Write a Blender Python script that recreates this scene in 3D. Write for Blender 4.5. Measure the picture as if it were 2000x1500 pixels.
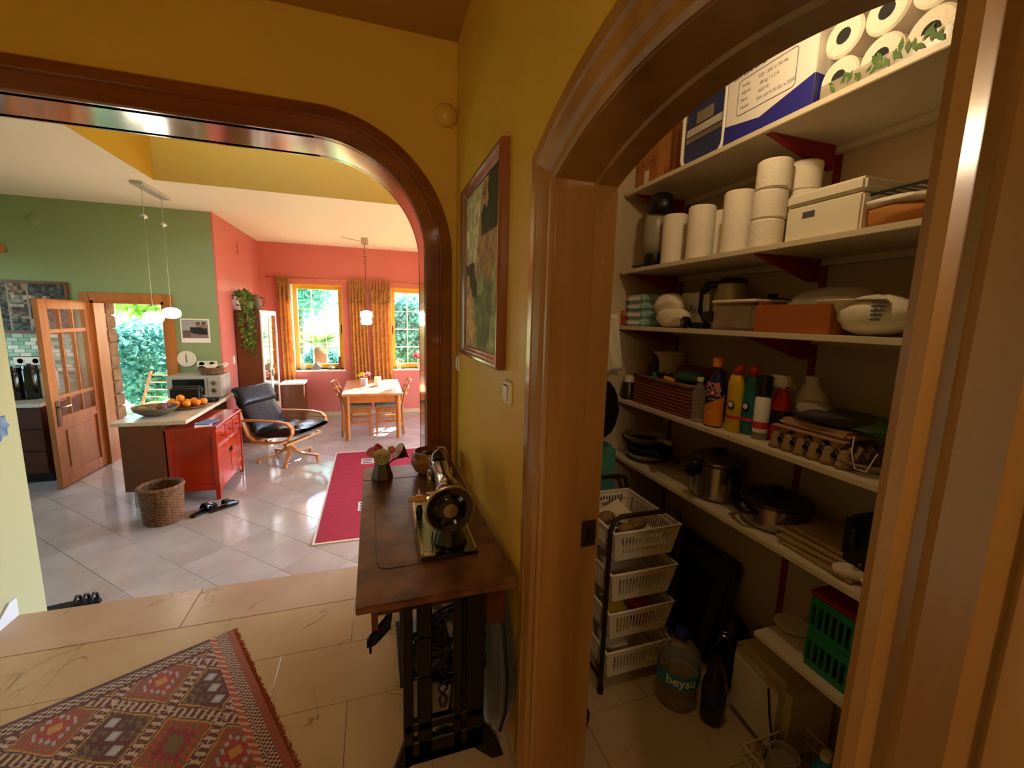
import bpy, bmesh, math, random
from mathutils import Vector, Matrix
random.seed(7)
PI = math.pi
scene = bpy.context.scene
C = scene.collection
for o in list(bpy.data.objects): bpy.data.objects.remove(o)

# ------------------------------------------------------------------ camera
CAMH = 1.62
YAW, PITCH, ROLL, FPX = 0.316042041, -0.1529302, 0.0256756085, 834.57188
def _basis():
    f = Vector((math.sin(YAW)*math.cos(PITCH), math.cos(YAW)*math.cos(PITCH), math.sin(PITCH)))
    r = Vector((math.cos(YAW), -math.sin(YAW), 0)); u = r.cross(f)
    return (math.cos(ROLL)*r+math.sin(ROLL)*u, -math.sin(ROLL)*r+math.cos(ROLL)*u, f)
CR, CU, CF = _basis()
cam_d = bpy.data.cameras.new('camera'); cam = bpy.data.objects.new('camera', cam_d); C.objects.link(cam)
cam_d.sensor_width = 36; cam_d.lens = FPX/2000*36; cam_d.clip_start = 0.02; cam_d.clip_end = 300
cam.matrix_world = Matrix(((CR.x, CU.x, -CF.x, 0), (CR.y, CU.y, -CF.y, 0), (CR.z, CU.z, -CF.z, CAMH), (0, 0, 0, 1)))
scene.camera = cam
def at(px, py, x=None, y=None, z=None):
    """world point seen at photo pixel (px,py) on the real plane x=, y= or z="""
    d = CR*((px-1000)/FPX) - CU*((py-750)/FPX) + CF
    if x is not None: t = x/d.x
    elif y is not None: t = y/d.y
    else: t = (z-CAMH)/d.z
    return Vector((0, 0, CAMH)) + d*t

# ------------------------------------------------------------------ world, sun, exposure
scene.view_settings.view_transform = 'Standard'
scene.view_settings.look = 'None'
scene.view_settings.gamma = 1
scene.view_settings.use_curve_mapping = False
scene.view_settings.exposure = 0.2
SUN_EL, SUN_AZ = math.radians(35), math.radians(28)      # light travels towards -x,-y
w = bpy.data.worlds.new('sky'); scene.world = w; w.use_nodes = True
nt = w.node_tree; bg = nt.nodes['Background']
sky = nt.nodes.new('ShaderNodeTexSky'); sky.sky_type = 'NISHITA'; sky.sun_disc = False
sky.sun_elevation = SUN_EL; sky.sun_rotation = SUN_AZ; sky.air_density = 1.0; sky.dust_density = 1.2
nt.links.new(sky.outputs[0], bg.inputs[0]); bg.inputs[1].default_value = 1.9
sd = bpy.data.lights.new('sun', 'SUN'); sd.energy = 60; sd.angle = 0.009; sd.color = (1, .93, .82)
so = bpy.data.objects.new('sun', sd); C.objects.link(so); so.location = (8, 16, 12)
dirv = Vector((-math.sin(SUN_AZ)*math.cos(SUN_EL), -math.cos(SUN_AZ)*math.cos(SUN_EL), -math.sin(SUN_EL)))
so.rotation_euler = dirv.to_track_quat('-Z', 'Y').to_euler()
def area(name, loc, rot, sx, sy, energy, col=(1, 1, 1), portal=False):
    l = bpy.data.lights.new(name, 'AREA'); l.shape = 'RECTANGLE'; l.size = sx; l.size_y = sy
    l.energy = energy; l.color = col
    if portal: l.cycles.is_portal = True
    o = bpy.data.objects.new(name, l); C.objects.link(o); o.location = loc; o.rotation_euler = rot
    return o
def bulb(name, loc, energy, col, r=.06):
    l = bpy.data.lights.new(name, 'POINT'); l.energy = energy; l.color = col; l.shadow_soft_size = r
    o = bpy.data.objects.new(name, l); C.objects.link(o); o.location = loc
    return o
WARM = (1, .74, .42)

# ------------------------------------------------------------------ mesh helpers
def rotz(a): return Matrix.Rotation(a, 4, 'Z')
class MB:
    def __init__(s): s.v = []; s.f = []; s.c = []
    def add(s, vs, fs, col=None):
        b = len(s.v); s.v += [tuple(p) for p in vs]
        for f in fs: s.f.append(tuple(b+i for i in f)); s.c.append(col)
        return s
    def box(s, x0, y0, z0, x1, y1, z1, M=None, col=None):
        vs = [Vector(p) for p in ((x0,y0,z0),(x1,y0,z0),(x1,y1,z0),(x0,y1,z0),(x0,y0,z1),(x1,y0,z1),(x1,y1,z1),(x0,y1,z1))]
        if M is not None: vs = [M @ p for p in vs]
        return s.add(vs, [(3,2,1,0),(4,5,6,7),(0,1,5,4),(1,2,6,5),(2,3,7,6),(3,0,4,7)], col)
    def bar(s, p0, p1, wd, th, up=(0,0,1)):
        p0, p1 = Vector(p0), Vector(p1); d = (p1-p0).normalized(); a = d.cross(Vector(up))
        if a.length < 1e-5: a = d.cross(Vector((0,1,0)))
        a.normalize(); b = a.cross(d); vs = []
        for p in (p0, p1):
            for i, j in ((-1,-1),(1,-1),(1,1),(-1,1)): vs.append(p+a*i*wd/2+b*j*th/2)
        return s.add(vs, [(3,2,1,0),(4,5,6,7),(0,1,5,4),(1,2,6,5),(2,3,7,6),(3,0,4,7)])
    def tube(s, pts, r, n=8, closed=False, col=None):
        pts = [Vector(p) for p in pts]; m = len(pts); rs = r if isinstance(r, (list, tuple)) else [r]*m
        T = []
        for i in range(m):
            a = pts[i-1] if (i > 0 or closed) else pts[i]; b = pts[(i+1) % m] if (i < m-1 or closed) else pts[i]
            T.append((b-a).normalized())
        up = Vector((0,0,1)) if abs(T[0].z) < .9 else Vector((1,0,0))
        N = (up - T[0]*up.dot(T[0])).normalized(); vs = []
        for i in range(m):
            N = (N - T[i]*N.dot(T[i])).normalized(); B = T[i].cross(N)
            for k in range(n):
                a = 2*PI*k/n; vs.append(pts[i] + (N*math.cos(a)+B*math.sin(a))*rs[i])
        fs = []
        for i in range(m if closed else m-1):
            j = (i+1) % m
            for k in range(n): fs.append((i*n+k, i*n+(k+1)%n, j*n+(k+1)%n, j*n+k))
        if not closed: fs += [tuple(range(n-1,-1,-1)), tuple(range((m-1)*n, m*n))]
        return s.add(vs, fs, col)
    def cyl(s, p0, p1, r, r2=None, n=16, col=None): return s.tube([p0, p1], [r, r if r2 is None else r2], n, col=col)
    def lathe(s, prof, n=24, M=None, sx=1, sy=1, col=None):
        vs = []; fs = []; m = len(prof)
        for (r, z) in prof:
            for k in range(n):
                a = 2*PI*k/n; p = Vector((r*math.cos(a)*sx, r*math.sin(a)*sy, z)); vs.append(M @ p if M is not None else p)
        for i in range(m-1):
            for k in range(n): fs.append((i*n+k, i*n+(k+1)%n, (i+1)*n+(k+1)%n, (i+1)*n+k))
        if prof[0][0] > 1e-6 and m > 2: fs.append(tuple(range(n-1,-1,-1)))
        if prof[-1][0] > 1e-6 and m > 2: fs.append(tuple(range((m-1)*n, m*n)))
        return s.add(vs, fs, col)
    def ell(s, c, r, nu=16, nv=10, M=None, bump=0, seed=0, col=None):
        rnd = random.Random(seed); c = Vector(c); prof = []; vs = []; fs = []
        for i in range(nv+1):
            t = -PI/2+PI*i/nv
            for k in range(nu):
                a = 2*PI*k/nu; q = 1+(rnd.uniform(-bump, bump) if 0 < i < nv else 0)
                p = Vector((r[0]*math.cos(t)*math.cos(a)*q, r[1]*math.cos(t)*math.sin(a)*q, r[2]*math.sin(t)*q))
                vs.append(c + (M @ p if M is not None else p))
        for i in range(nv):
            for k in range(nu): fs.append((i*nu+k, i*nu+(k+1)%nu, (i+1)*nu+(k+1)%nu, (i+1)*nu+k))
        return s.add(vs, fs, col)
    def crumpled(s, c, r, seed=0, planes=16, nu=26, nv=16, M=None):
        rnd = random.Random(seed); N = []
        for _ in range(planes):
            n = Vector((rnd.gauss(0,1), rnd.gauss(0,1), rnd.gauss(0,1))).normalized(); N.append((n, rnd.uniform(.68, 1.0)))
        c = Vector(c); vs = []; fs = []; ph = [rnd.uniform(0,6) for _ in range(3)]
        for i in range(nv+1):
            t = -PI/2+PI*i/nv
            for k in range(nu):
                a = 2*PI*k/nu; d = Vector((math.cos(t)*math.cos(a), math.cos(t)*math.sin(a), math.sin(t)))
                q = min([1.0]+[h/d.dot(n) for n, h in N if d.dot(n) > .3]); q *= 1+.03*math.sin(9*d.x+7*d.y+ph[0])*math.sin(8*d.z+ph[1])
                p = Vector((r[0]*d.x*q, r[1]*d.y*q, r[2]*d.z*q)); vs.append(c+(M @ p if M is not None else p))
        for i in range(nv):
            for k in range(nu): fs.append((i*nu+k, i*nu+(k+1)%nu, (i+1)*nu+(k+1)%nu, (i+1)*nu+k))
        return s.add(vs, fs)
    def prism(s, poly, ax, a0, a1, col=None):
        """poly: 2d points in the two other axes (x<y<z order)"""
        n = len(poly); o = {'x': lambda p,a: (a,p[0],p[1]), 'y': lambda p,a: (p[0],a,p[1]), 'z': lambda p,a: (p[0],p[1],a)}[ax]
        vs = [o(p,a0) for p in poly]+[o(p,a1) for p in poly]
        fs = [tuple(range(n-1,-1,-1)), tuple(range(n,2*n))]+[(i,(i+1)%n,n+(i+1)%n,n+i) for i in range(n)]
        return s.add(vs, fs, col)
    def sweep(s, path, normals, prof, fn):
        """path 2d points + outward normals; profile (outward offset, depth); fn maps (p2d, depth)->3d"""
        m, n = len(path), len(prof); vs = []; fs = []
        for (p, nn) in zip(path, normals):
            for (o, d) in prof: vs.append(fn((p[0]+nn[0]*o, p[1]+nn[1]*o), d))
        for i in range(m-1):
            for k in range(n): fs.append((i*n+k, i*n+(k+1)%n, (i+1)*n+(k+1)%n, (i+1)*n+k))
        fs += [tuple(range(n-1,-1,-1)), tuple(range((m-1)*n, m*n))]
        return s.add(vs, fs)
    def grid(s, fn, nu, nv, colfn=None, closed_u=False):
        vs = [fn(i/nu, j/nv) for j in range(nv+1) for i in range(nu+1)]; b = len(s.v); s.v += [tuple(p) for p in vs]
        for j in range(nv):
            for i in range(nu):
                q = j*(nu+1)+i; s.f.append((b+q, b+q+1, b+q+nu+2, b+q+nu+1))
                s.c.append(colfn((i+.5)/nu, (j+.5)/nv) if colfn else None)
        return s
    def xf(s, M): s.v = [tuple(M @ Vector(p)) for p in s.v]; return s
    def build(s, name, mat, parent=None, smooth=False, bevel=0, seg=2, solid=0, sub=0, fix=True):
        me = bpy.data.meshes.new(name); me.from_pydata(s.v, [], s.f)
        if fix or bevel:
            bm = bmesh.new(); bm.from_mesh(me)
            if any(c is not None for c in s.c):
                L = bm.loops.layers.float_color.new('Col')
                for f, c in zip(bm.faces, s.c):
                    c = c or (1,1,1)
                    for l in f.loops: l[L] = (*lin(c), 1)
            if bevel:
                es = [e for e in bm.edges if len(e.link_faces) == 2 and e.calc_face_angle(0) > .5]
                bmesh.ops.bevel(bm, geom=es, offset=bevel, segments=seg, affect='EDGES', clamp_overlap=True)
            bmesh.ops.recalc_face_normals(bm, faces=bm.faces)
            bm.to_mesh(me); bm.free()
        if smooth:
            me.polygons.foreach_set('use_smooth', [True]*len(me.polygons))
            if smooth is not True: me.set_sharp_from_angle(angle=math.radians(smooth))
        if isinstance(mat, str): mat = M_[mat]
        me.materials.append(mat)
        o = bpy.data.objects.new(name, me); C.objects.link(o)
        if parent is not None: o.parent = parent
        if sub: m = o.modifiers.new('sub', 'SUBSURF'); m.levels = m.render_levels = sub
        if solid: m = o.modifiers.new('solid', 'SOLIDIFY'); m.thickness = solid; m.offset = 0
        return o
def tag(o, label=None, cat=None, group=None, kind=None):
    if label: o['label'] = label
    if cat: o['category'] = cat
    if group: o['group'] = group
    if kind: o['kind'] = kind
    return o
def struct(o): o['kind'] = 'structure'; return o
def thing(name, label, cat, loc=(0,0,0), rz=0, group=None):
    o = bpy.data.objects.new(name, None); C.objects.link(o); o.empty_display_size = .05
    o.location = loc; o.rotation_euler = (0,0,rz); return tag(o, label, cat, group)
def copy_part(o, parent, **kw):
    c = o.copy(); C.objects.link(c); c.parent = parent
    for k, v in kw.items(): setattr(c, k, v)
    return c
def copy_thing(root, loc, rz, label, group=None):
    r = root.copy(); C.objects.link(r); r.location = loc; r.rotation_euler = (0,0,rz); r['label'] = label
    if group: r['group'] = group
    for ch in [o for o in C.objects if o.parent == root]:
        c = copy_part(ch, r)
        for g in [o for o in C.objects if o.parent == ch]: copy_part(g, c)
    return r
def text(txt, size, mat, parent, M, wrap=None, name='lettering', bold=0, ext=.0006, shear=0, align='CENTER'):
    """flat lettering in local xy, then placed with M; wrap=(radius) bends it round a z axis"""
    cu = bpy.data.curves.new('t', 'FONT'); cu.body = txt; cu.size = size; cu.align_x = align; cu.align_y = 'CENTER'
    cu.offset = bold; cu.shear = shear; cu.resolution_u = 3
    ob = bpy.data.objects.new('t', cu); C.objects.link(ob)
    bpy.context.view_layer.update()
    me = bpy.data.meshes.new_from_object(ob); bpy.data.objects.remove(ob)
    if wrap:
        for v in me.vertices:
            a = v.co.x/wrap; z = v.co.y; v.co = (wrap*math.sin(a), -wrap*math.cos(a), z)
    me.transform(M); me.materials.clear(); me.materials.append(M_[mat])
    o = bpy.data.objects.new(name, me); C.objects.link(o); o.parent = parent
    return o
XZ = Matrix(((1,0,0,0),(0,0,-1,0),(0,1,0,0),(0,0,0,1)))      # flat xy -> upright facing -y
YZm = Matrix(((0,0,-1,0),(-1,0,0,0),(0,1,0,0),(0,0,0,1)))     # upright facing -x, reading direction -y
def T(x, y, z): return Matrix.Translation((x, y, z))

# ------------------------------------------------------------------ materials
def lin(c):
    if isinstance(c, str): c = [int(c[i:i+2], 16)/255 for i in (0,2,4)]
    return tuple((x/12.92 if x <= .04045 else ((x+.055)/1.055)**2.4) for x in c[:3])
M_ = {}
def mat(name, col, rough=.5, metal=0, spec=.5, noise=0, nscale=8, bump=0, bscale=40, stretch=(1,1,1), col2=None, coat=0, trans=0, ior=1.45, emit=0, sheen=0, alpha=1, detail=4, lo=.35, hi=.65):
    m = bpy.data.materials.new(name); m.use_nodes = True; nt = m.node_tree; b = nt.nodes['Principled BSDF']
    c = lin(col); b.inputs['Base Color'].default_value = (*c, 1); b.inputs['Roughness'].default_value = rough
    b.inputs['Metallic'].default_value = metal; b.inputs['Specular IOR Level'].default_value = spec
    b.inputs['Coat Weight'].default_value = coat; b.inputs['Coat Roughness'].default_value = .12
    b.inputs['Transmission Weight'].default_value = trans; b.inputs['IOR'].default_value = ior
    b.inputs['Alpha'].default_value = alpha; b.inputs['Sheen Weight'].default_value = sheen
    if emit: b.inputs['Emission Color'].default_value = (*c, 1); b.inputs['Emission Strength'].default_value = emit
    if col2 or noise or bump:
        tc = nt.nodes.new('ShaderNodeTexCoord'); mp = nt.nodes.new('ShaderNodeMapping'); mp.inputs['Scale'].default_value = stretch
        nt.links.new(tc.outputs['Object'], mp.inputs[0])
    if col2 or noise:
        n = nt.nodes.new('ShaderNodeTexNoise'); n.inputs['Scale'].default_value = nscale; n.inputs['Detail'].default_value = detail
        nt.links.new(mp.outputs[0], n.inputs[0]); r = nt.nodes.new('ShaderNodeValToRGB')
        c2 = lin(col2) if col2 else tuple(max(0, x*(1-noise)) for x in c)
        r.color_ramp.elements[0].position = lo; r.color_ramp.elements[1].position = hi
        r.color_ramp.elements[0].color = (*c2, 1); r.color_ramp.elements[1].color = (*c, 1)
        nt.links.new(n.outputs[0], r.inputs[0]); nt.links.new(r.outputs[0], b.inputs['Base Color'])
    if bump:
        n2 = nt.nodes.new('ShaderNodeTexNoise'); n2.inputs['Scale'].default_value = bscale; n2.inputs['Detail'].default_value = 3
        nt.links.new(mp.outputs[0], n2.inputs[0]); bp = nt.nodes.new('ShaderNodeBump'); bp.inputs['Strength'].default_value = bump; bp.inputs['Distance'].default_value = .01
        nt.links.new(n2.outputs[0], bp.inputs['Height']); nt.links.new(bp.outputs[0], b.inputs['Normal'])
    M_[name] = m; return m
def wood(name, c1, c2, rough=.35, axis='z', scale=14, coat=.3, bump=.05):
    st = {'x': (.12,1,1), 'y': (1,.12,1), 'z': (1,1,.12)}[axis]
    return mat(name, c1, rough, nscale=scale, stretch=st, col2=c2, coat=coat, bump=bump, bscale=scale*3, lo=.3, hi=.7, detail=6)
def glass(name, col=(1,1,1), rough=0.02, alpha=.12):
    """thin pane: mostly see-through with a real surface reflection"""
    m = bpy.data.materials.new(name); m.use_nodes = True; nt = m.node_tree; nt.nodes.clear()
    o = nt.nodes.new('ShaderNodeOutputMaterial'); mx = nt.nodes.new('ShaderNodeMixShader'); t = nt.nodes.new('ShaderNodeBsdfTransparent')
    g = nt.nodes.new('ShaderNodeBsdfGlossy'); g.inputs['Roughness'].default_value = rough
    lw = nt.nodes.new('ShaderNodeLayerWeight'); pw = nt.nodes.new('ShaderNodeMath'); pw.operation = 'POWER'; pw.inputs[1].default_value = 4; nt.links.new(lw.outputs['Facing'], pw.inputs[0])
    f = nt.nodes.new('ShaderNodeMath'); f.operation = 'MULTIPLY_ADD'; f.inputs[1].default_value = .6; f.inputs[2].default_value = .03; nt.links.new(pw.outputs[0], f.inputs[0])
    t.inputs[0].default_value = (*col, 1)
    nt.links.new(f.outputs[0], mx.inputs[0]); nt.links.new(t.outputs[0], mx.inputs[1]); nt.links.new(g.outputs[0], mx.inputs[2]); nt.links.new(mx.outputs[0], o.inputs[0])
    M_[name] = m; return m
def leafy(name, c1, c2, scale=6, tr=.5):
    """thin leaf or cloth: diffuse plus light shining through"""
    m = mat(name, c1, .6, col2=c2, nscale=scale); nt = m.node_tree; b = nt.nodes['Principled BSDF']; src = b.inputs['Base Color'].links[0].from_socket
    t = nt.nodes.new('ShaderNodeBsdfTranslucent'); mx = nt.nodes.new('ShaderNodeMixShader'); mx.inputs[0].default_value = tr
    nt.links.new(src, t.inputs[0]); nt.links.new(b.outputs[0], mx.inputs[1]); nt.links.new(t.outputs[0], mx.inputs[2]); nt.links.new(mx.outputs[0], nt.nodes['Material Output'].inputs[0]); return m
def paint(name, rough=.8, bump=0, bscale=200, sheen=0):
    """material that takes the face colours of the mesh (print, weave)"""
    m = mat(name, 'ffffff', rough, bump=bump, bscale=bscale, sheen=sheen); nt = m.node_tree
    a = nt.nodes.new('ShaderNodeAttribute'); a.attribute_name = 'Col'
    nt.links.new(a.outputs['Color'], nt.nodes['Principled BSDF'].inputs['Base Color']); return m

mat('yellow_wall', 'dab044', .42, bump=.12, bscale=25, noise=.06, nscale=3)
mat('pale_wall', 'a8aa86', .6, bump=.1, bscale=25)
mat('green_wall', '879a6c', .6, bump=.08, bscale=25)
mat('red_wall', 'c9726a', .5, bump=.08, bscale=25)
mat('cream_ceiling', 'f0e6cf', .6, bump=.05, bscale=10)
mat('ochre_fascia', 'b58d1c', .6, bump=.05, bscale=20)
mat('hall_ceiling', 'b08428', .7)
mat('pantry_wall', 'c6b192', .7, bump=.06, bscale=20)
mat('far_tile', 'bdb6b0', .10, col2='b0a79f', nscale=2.5, bump=.02, bscale=4)
mat('far_tile_b', 'b8b1aa', .12, col2='aaa198', nscale=2, bump=.02, bscale=4)
mat('grout', 'a99c8c', .8)
def marble(name, a, b, vein, rough=.25):
    m = mat(name, a, rough, col2=b, nscale=1.6); nt = m.node_tree; bs = nt.nodes['Principled BSDF']
    src = bs.inputs['Base Color'].links[0].from_socket
    tc = nt.nodes.new('ShaderNodeTexCoord'); n = nt.nodes.new('ShaderNodeTexNoise'); n.inputs['Scale'].default_value = 1.7; n.inputs['Detail'].default_value = 9; n.inputs['Distortion'].default_value = 1.2
    nt.links.new(tc.outputs['Object'], n.inputs[0]); r = nt.nodes.new('ShaderNodeValToRGB'); cr = r.color_ramp
    cr.elements[0].position = .492; cr.elements[0].color = (0,0,0,1); cr.elements[1].position = .5; cr.elements[1].color = (1,1,1,1)
    e = cr.elements.new(.508); e.color = (0,0,0,1)
    n3 = nt.nodes.new('ShaderNodeTexNoise'); n3.inputs['Scale'].default_value = 2.3; nt.links.new(tc.outputs['Object'], n3.inputs[0])
    r3 = nt.nodes.new('ShaderNodeValToRGB'); r3.color_ramp.elements[0].position = .5; r3.color_ramp.elements[1].position = .62
    nt.links.new(n3.outputs[0], r3.inputs[0])
    mu = nt.nodes.new('ShaderNodeMath'); mu.operation = 'MULTIPLY'; nt.links.new(n.outputs[0], r.inputs[0]); nt.links.new(r.outputs[0], mu.inputs[0]); nt.links.new(r3.outputs[0], mu.inputs[1])
    mx = nt.nodes.new('ShaderNodeMix'); mx.data_type = 'RGBA'; nt.links.new(mu.outputs[0], mx.inputs[0]); nt.links.new(src, mx.inputs[6]); mx.inputs[7].default_value = (*lin(vein), 1)
    nt.links.new(mx.outputs[2], bs.inputs['Base Color'])
marble('marble', 'bea583', 'b0946e', '6e4a26')
marble('marble_sill', 'bfa48a', 'b3957a', '7a5636')
wood('arch_wood', '84441f', '663114', .18, 'x', 10, 1.0)
wood('lining_wood', '8a4a26', '6e3719', .16, 'x', 10, 1.0); M_['lining_wood'].node_tree.nodes['Principled BSDF'].inputs['Coat IOR'].default_value = 2.2
wood('casing_wood', 'ab7d44', '8a602c', .3, 'z', 9, .5)
wood('door_wood', 'c27a40', 'a8622e', .3, 'z', 12, .4)
mat('glossy_white', 'eeeae0', .3)
mat('off_white', 'e6ddc8', .5)
mat('steel', 'b9b4aa', .28, 1)
mat('chrome', 'd8d6d0', .12, 1)
mat('brass_dark', '4a3a26', .45, .8)
mat('black', '0d0c0c', .4)
mat('black_gloss', '0a0a0b', .12, coat=.5)
mat('iron', '17110e', .4, .3)
paint('print', .7)
glass('pane')
# ------------------------------------------------------------------ the setting
XW, XW2 = .463, .611            # hall / pantry faces of the right wall
YA, YA2 = 2.50, 2.76            # arch wall
FZ = -.23                       # far floor level
XL = -1.83                      # left wall
HC = 3.06                       # hall ceiling
FC = 2.775                      # far ceiling
YG, YB, XR = 6.18, 8.29, -1.79  # green wall, dining wall, red side wall
D0, D1 = .256, 1.06             # pantry doorway
DCY, DCZ, DR = .658, CAMH-.55, .99
def door_arch(y, r=DR): return DCZ + math.sqrt(max(0, r*r-(y-DCY)**2))

# hall floor of marble tiles
fl = struct(MB().box(XL-.3, -2.1, -.23, 1.8, 2.40, -.006).build('floor', 'grout'))
TW, TD = .62, .345
mesh_cache = {}
rows = [(2.40-TD*(i+1), 2.40-TD*i) for i in range(7)]
k = 0
for ri, (y0, y1) in enumerate(rows):
    x = -.138 - TW*3 + (TW*.5 if ri % 2 else 0)
    while x < 1.66:
        xa, xb = max(x, XL), min(x+TW, 1.68)
        if xb-xa > .05:
            t = MB().box(xa+.0012, y0+.0012, -.012, xb-.0012, y1-.0012, 0).build('tile', 'marble', fl, bevel=.0008, seg=1)
        x += TW
thr = struct(MB().box(XL-.2, 2.40, -.23, .5, 2.735, -.03).build('trim_threshold', 'grout'))
for xa, xb in ((XL-.2, -.985), (-.985, .5)):
    MB().box(xa+.001, 2.401, -.03, xb-.001, 2.745, 0).build('slab', 'marble_sill', thr, bevel=.003)

# far floor: square tiles laid at 45 degrees
ff = struct(MB().box(-5.6, 2.735, FZ-.15, 3.0, YB+.1, FZ-.006).build('floor_dining', 'grout'))
sp = .465; side = sp/math.sqrt(2)
tm = [MB().box(-side/2+.0016, -side/2+.0016, -.012, side/2-.0016, side/2-.0016, 0).build('tile', m_, ff, bevel=.001, seg=1) for m_ in ('far_tile', 'far_tile_b')]
cells = []
for i in range(-8, 24):
    for j in range(0, 34):
        s_, d_ = 3.02+sp*(i-8+.5), 4.364+sp*(j-10+.5)
        x, y = (s_-d_)/2, (s_+d_)/2
        if -3.6 < x < 1.35 and 2.62 < y < 8.3 and not (x < XR-.15 and y > YG+.1): cells.append((x, y))
cells.sort(key=lambda c: c[0]**2+c[1]**2); cells = cells[:298]
for n_, (x, y) in enumerate(cells):
    o = tm[n_ % 2] if n_ < 2 else copy_part(tm[random.random() < .35], ff)
    o.location = (x, y, FZ); o.rotation_euler = (0, 0, PI/4 + PI/2*random.randint(0, 3))

# right wall with the arched pantry doorway
def arch_poly(n=24): return [(D0+(D1-D0)*i/n, door_arch(D0+(D1-D0)*i/n)) for i in range(n+1)]
wr = MB()
wr.box(XW, -2.1, 0, XW2, D0, HC); wr.box(XW, D1, 0, XW2, YA, HC)
ap = arch_poly()
for a, b in zip(ap[:-1], ap[1:]): wr.prism([a, b, (b[0], HC), (a[0], HC)], 'x', XW, XW2)
struct(wr.build('wall_right', 'yellow_wall'))
# arch wall
AX, AZ, AR = .30, CAMH+.886, .56
def arch_path():
    p = [((-1.83, AZ), (0, 1)), ((AX-AR, AZ), (0, 1))]
    for i in range(1, 21):
        a = PI/2*(1-i/20); p.append(((AX-AR+AR*math.cos(a), AZ-AR+AR*math.sin(a)), (math.cos(a), math.sin(a))))
    p.append(((AX, -.02), (1, 0))); return p
APATH = arch_path()
wa = MB()
wa.box(AX, YA, FZ, XW2, YA2, HC)
wa.box(XL-.2, YA, AZ, AX-AR, YA2, HC)
pts = [q[0] for q in APATH[1:22]]
for a, b in zip(pts[:-1], pts[1:]): wa.prism([a, b, (b[0], HC), (a[0], HC)], 'y', YA, YA2)
struct(wa.build('wall_front', 'yellow_wall'))
struct(MB().box(XL-.2, -2.1, FZ, XL, 2.95, HC).build('wall_left', 'pale_wall'))
struct(MB().box(XL-.2, -2.2, 0, 1.9, -2.1, HC).build('wall_back', 'yellow_wall'))
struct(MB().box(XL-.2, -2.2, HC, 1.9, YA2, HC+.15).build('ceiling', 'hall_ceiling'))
# wooden lining of the big arch (soffit) + moulded casing, board by board
tr = struct(MB().sweep([q[0] for q in APATH], [q[1] for q in APATH], [(-.018, YA-.02), (.004, YA-.02), (.004, YA2+.02), (-.018, YA2+.02)], lambda p, d: (p[0], d, p[1])).build('trim_arch', 'lining_wood', smooth=30))
prof = [(-.018, YA+.01), (-.018, YA-.034), (-.010, YA-.042), (.060, YA-.042), (.066, YA-.034), (.072, YA-.034), (.078, YA-.040), (.126, YA-.032), (.134, YA-.022), (.134, YA+.01)]
fn = lambda p, d: (p[0], d, p[1])
for a, b, nm in ((0, 2, 'casing_board'), (1, 22, 'casing_curve'), (21, 23, 'casing_board')):
    MB().sweep([q[0] for q in APATH[a:b]], [q[1] for q in APATH[a:b]], prof, fn).build(nm, 'arch_wood', tr, smooth=25)
profb = [(o, 2*YA+ (YA2-YA) - d) for o, d in prof]
MB().sweep([q[0] for q in APATH], [q[1] for q in APATH], profb, fn).build('casing_back', 'arch_wood', tr, smooth=25)

# pantry door frame: jamb lining, stop strip, moulded casing
dp = [((D1, -.0), (1, 0)), ((D1, door_arch(D1)), (1, 0))]
a1 = math.asin((D1-DCY)/DR)
for i in range(0, 25):
    a = a1 - 2*a1*i/24; dp.append(((DCY+DR*math.sin(a), DCZ+DR*math.cos(a)), (math.sin(a), math.cos(a))))
dp += [((D0, door_arch(D0)), (-1, 0)), ((D0, 0), (-1, 0))]
for i_, j_ in ((1, 2), (27, 26)):       # mitre where the straight boards meet the arch
    n1, n2 = Vector(dp[i_][1]), Vector(dp[j_][1]); mt = (n1+n2)/(1+n1.dot(n2)); dp[i_] = (dp[i_][0], tuple(mt)); dp[j_] = (dp[j_][0], tuple(mt))
fx = lambda p, d: (d, p[0], p[1])
def dsweep(prof, name, mt, parent, a, b): return MB().sweep([q[0] for q in dp[a:b]], [q[1] for q in dp[a:b]], prof, fx).build(name, mt, parent, smooth=25)
cp = [(0, XW+.01), (0, XW-.016), (.010, XW-.022), (.022, XW-.022), (.030, XW-.014), (.040, XW-.016), (.052, XW-.026), (.085, XW-.032), (.098, XW-.024), (.104, XW-.030), (.140, XW-.028), (.148, XW-.018), (.148, XW+.01)]
jl = [(.012, XW-.01), (-.003, XW-.01), (-.003, XW2+.012), (.012, XW2+.012)]
st = [(-.003, XW+.095), (-.012, XW+.098), (-.012, XW2+.012), (-.003, XW2+.012)]
td = None
for a, b, nm in ((0, 2, 'jamb_board'), (2, 27, 'arch_board'), (27, 29, 'jamb_board')):
    o = dsweep(jl, nm if td else 'trim_pantry_door', 'casing_wood', td, a, b)
    if td is None: td = struct(o)
    dsweep(st, 'stop_strip', 'casing_wood', td, a, b); dsweep(cp, 'casing_board' if b != 27 else 'casing_arch', 'casing_wood', td, a, b)
sx = MB().box(XW+.105, D1-.0165, CAMH-.66, XW2+.002, D1-.0125, CAMH-.58)
s_ = sx.build('strike_plate', 'brass_dark', td); MB().box(XW+.12, D1-.0185, CAMH-.645, XW+.13, D1-.0155, CAMH-.605).build('strike_slot', 'black', s_)
MB().ell((XW+.125, D1-.013, CAMH+.15), (.006, .004, .006), 10, 6).build('screw_cap', 'casing_wood', td)

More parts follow.
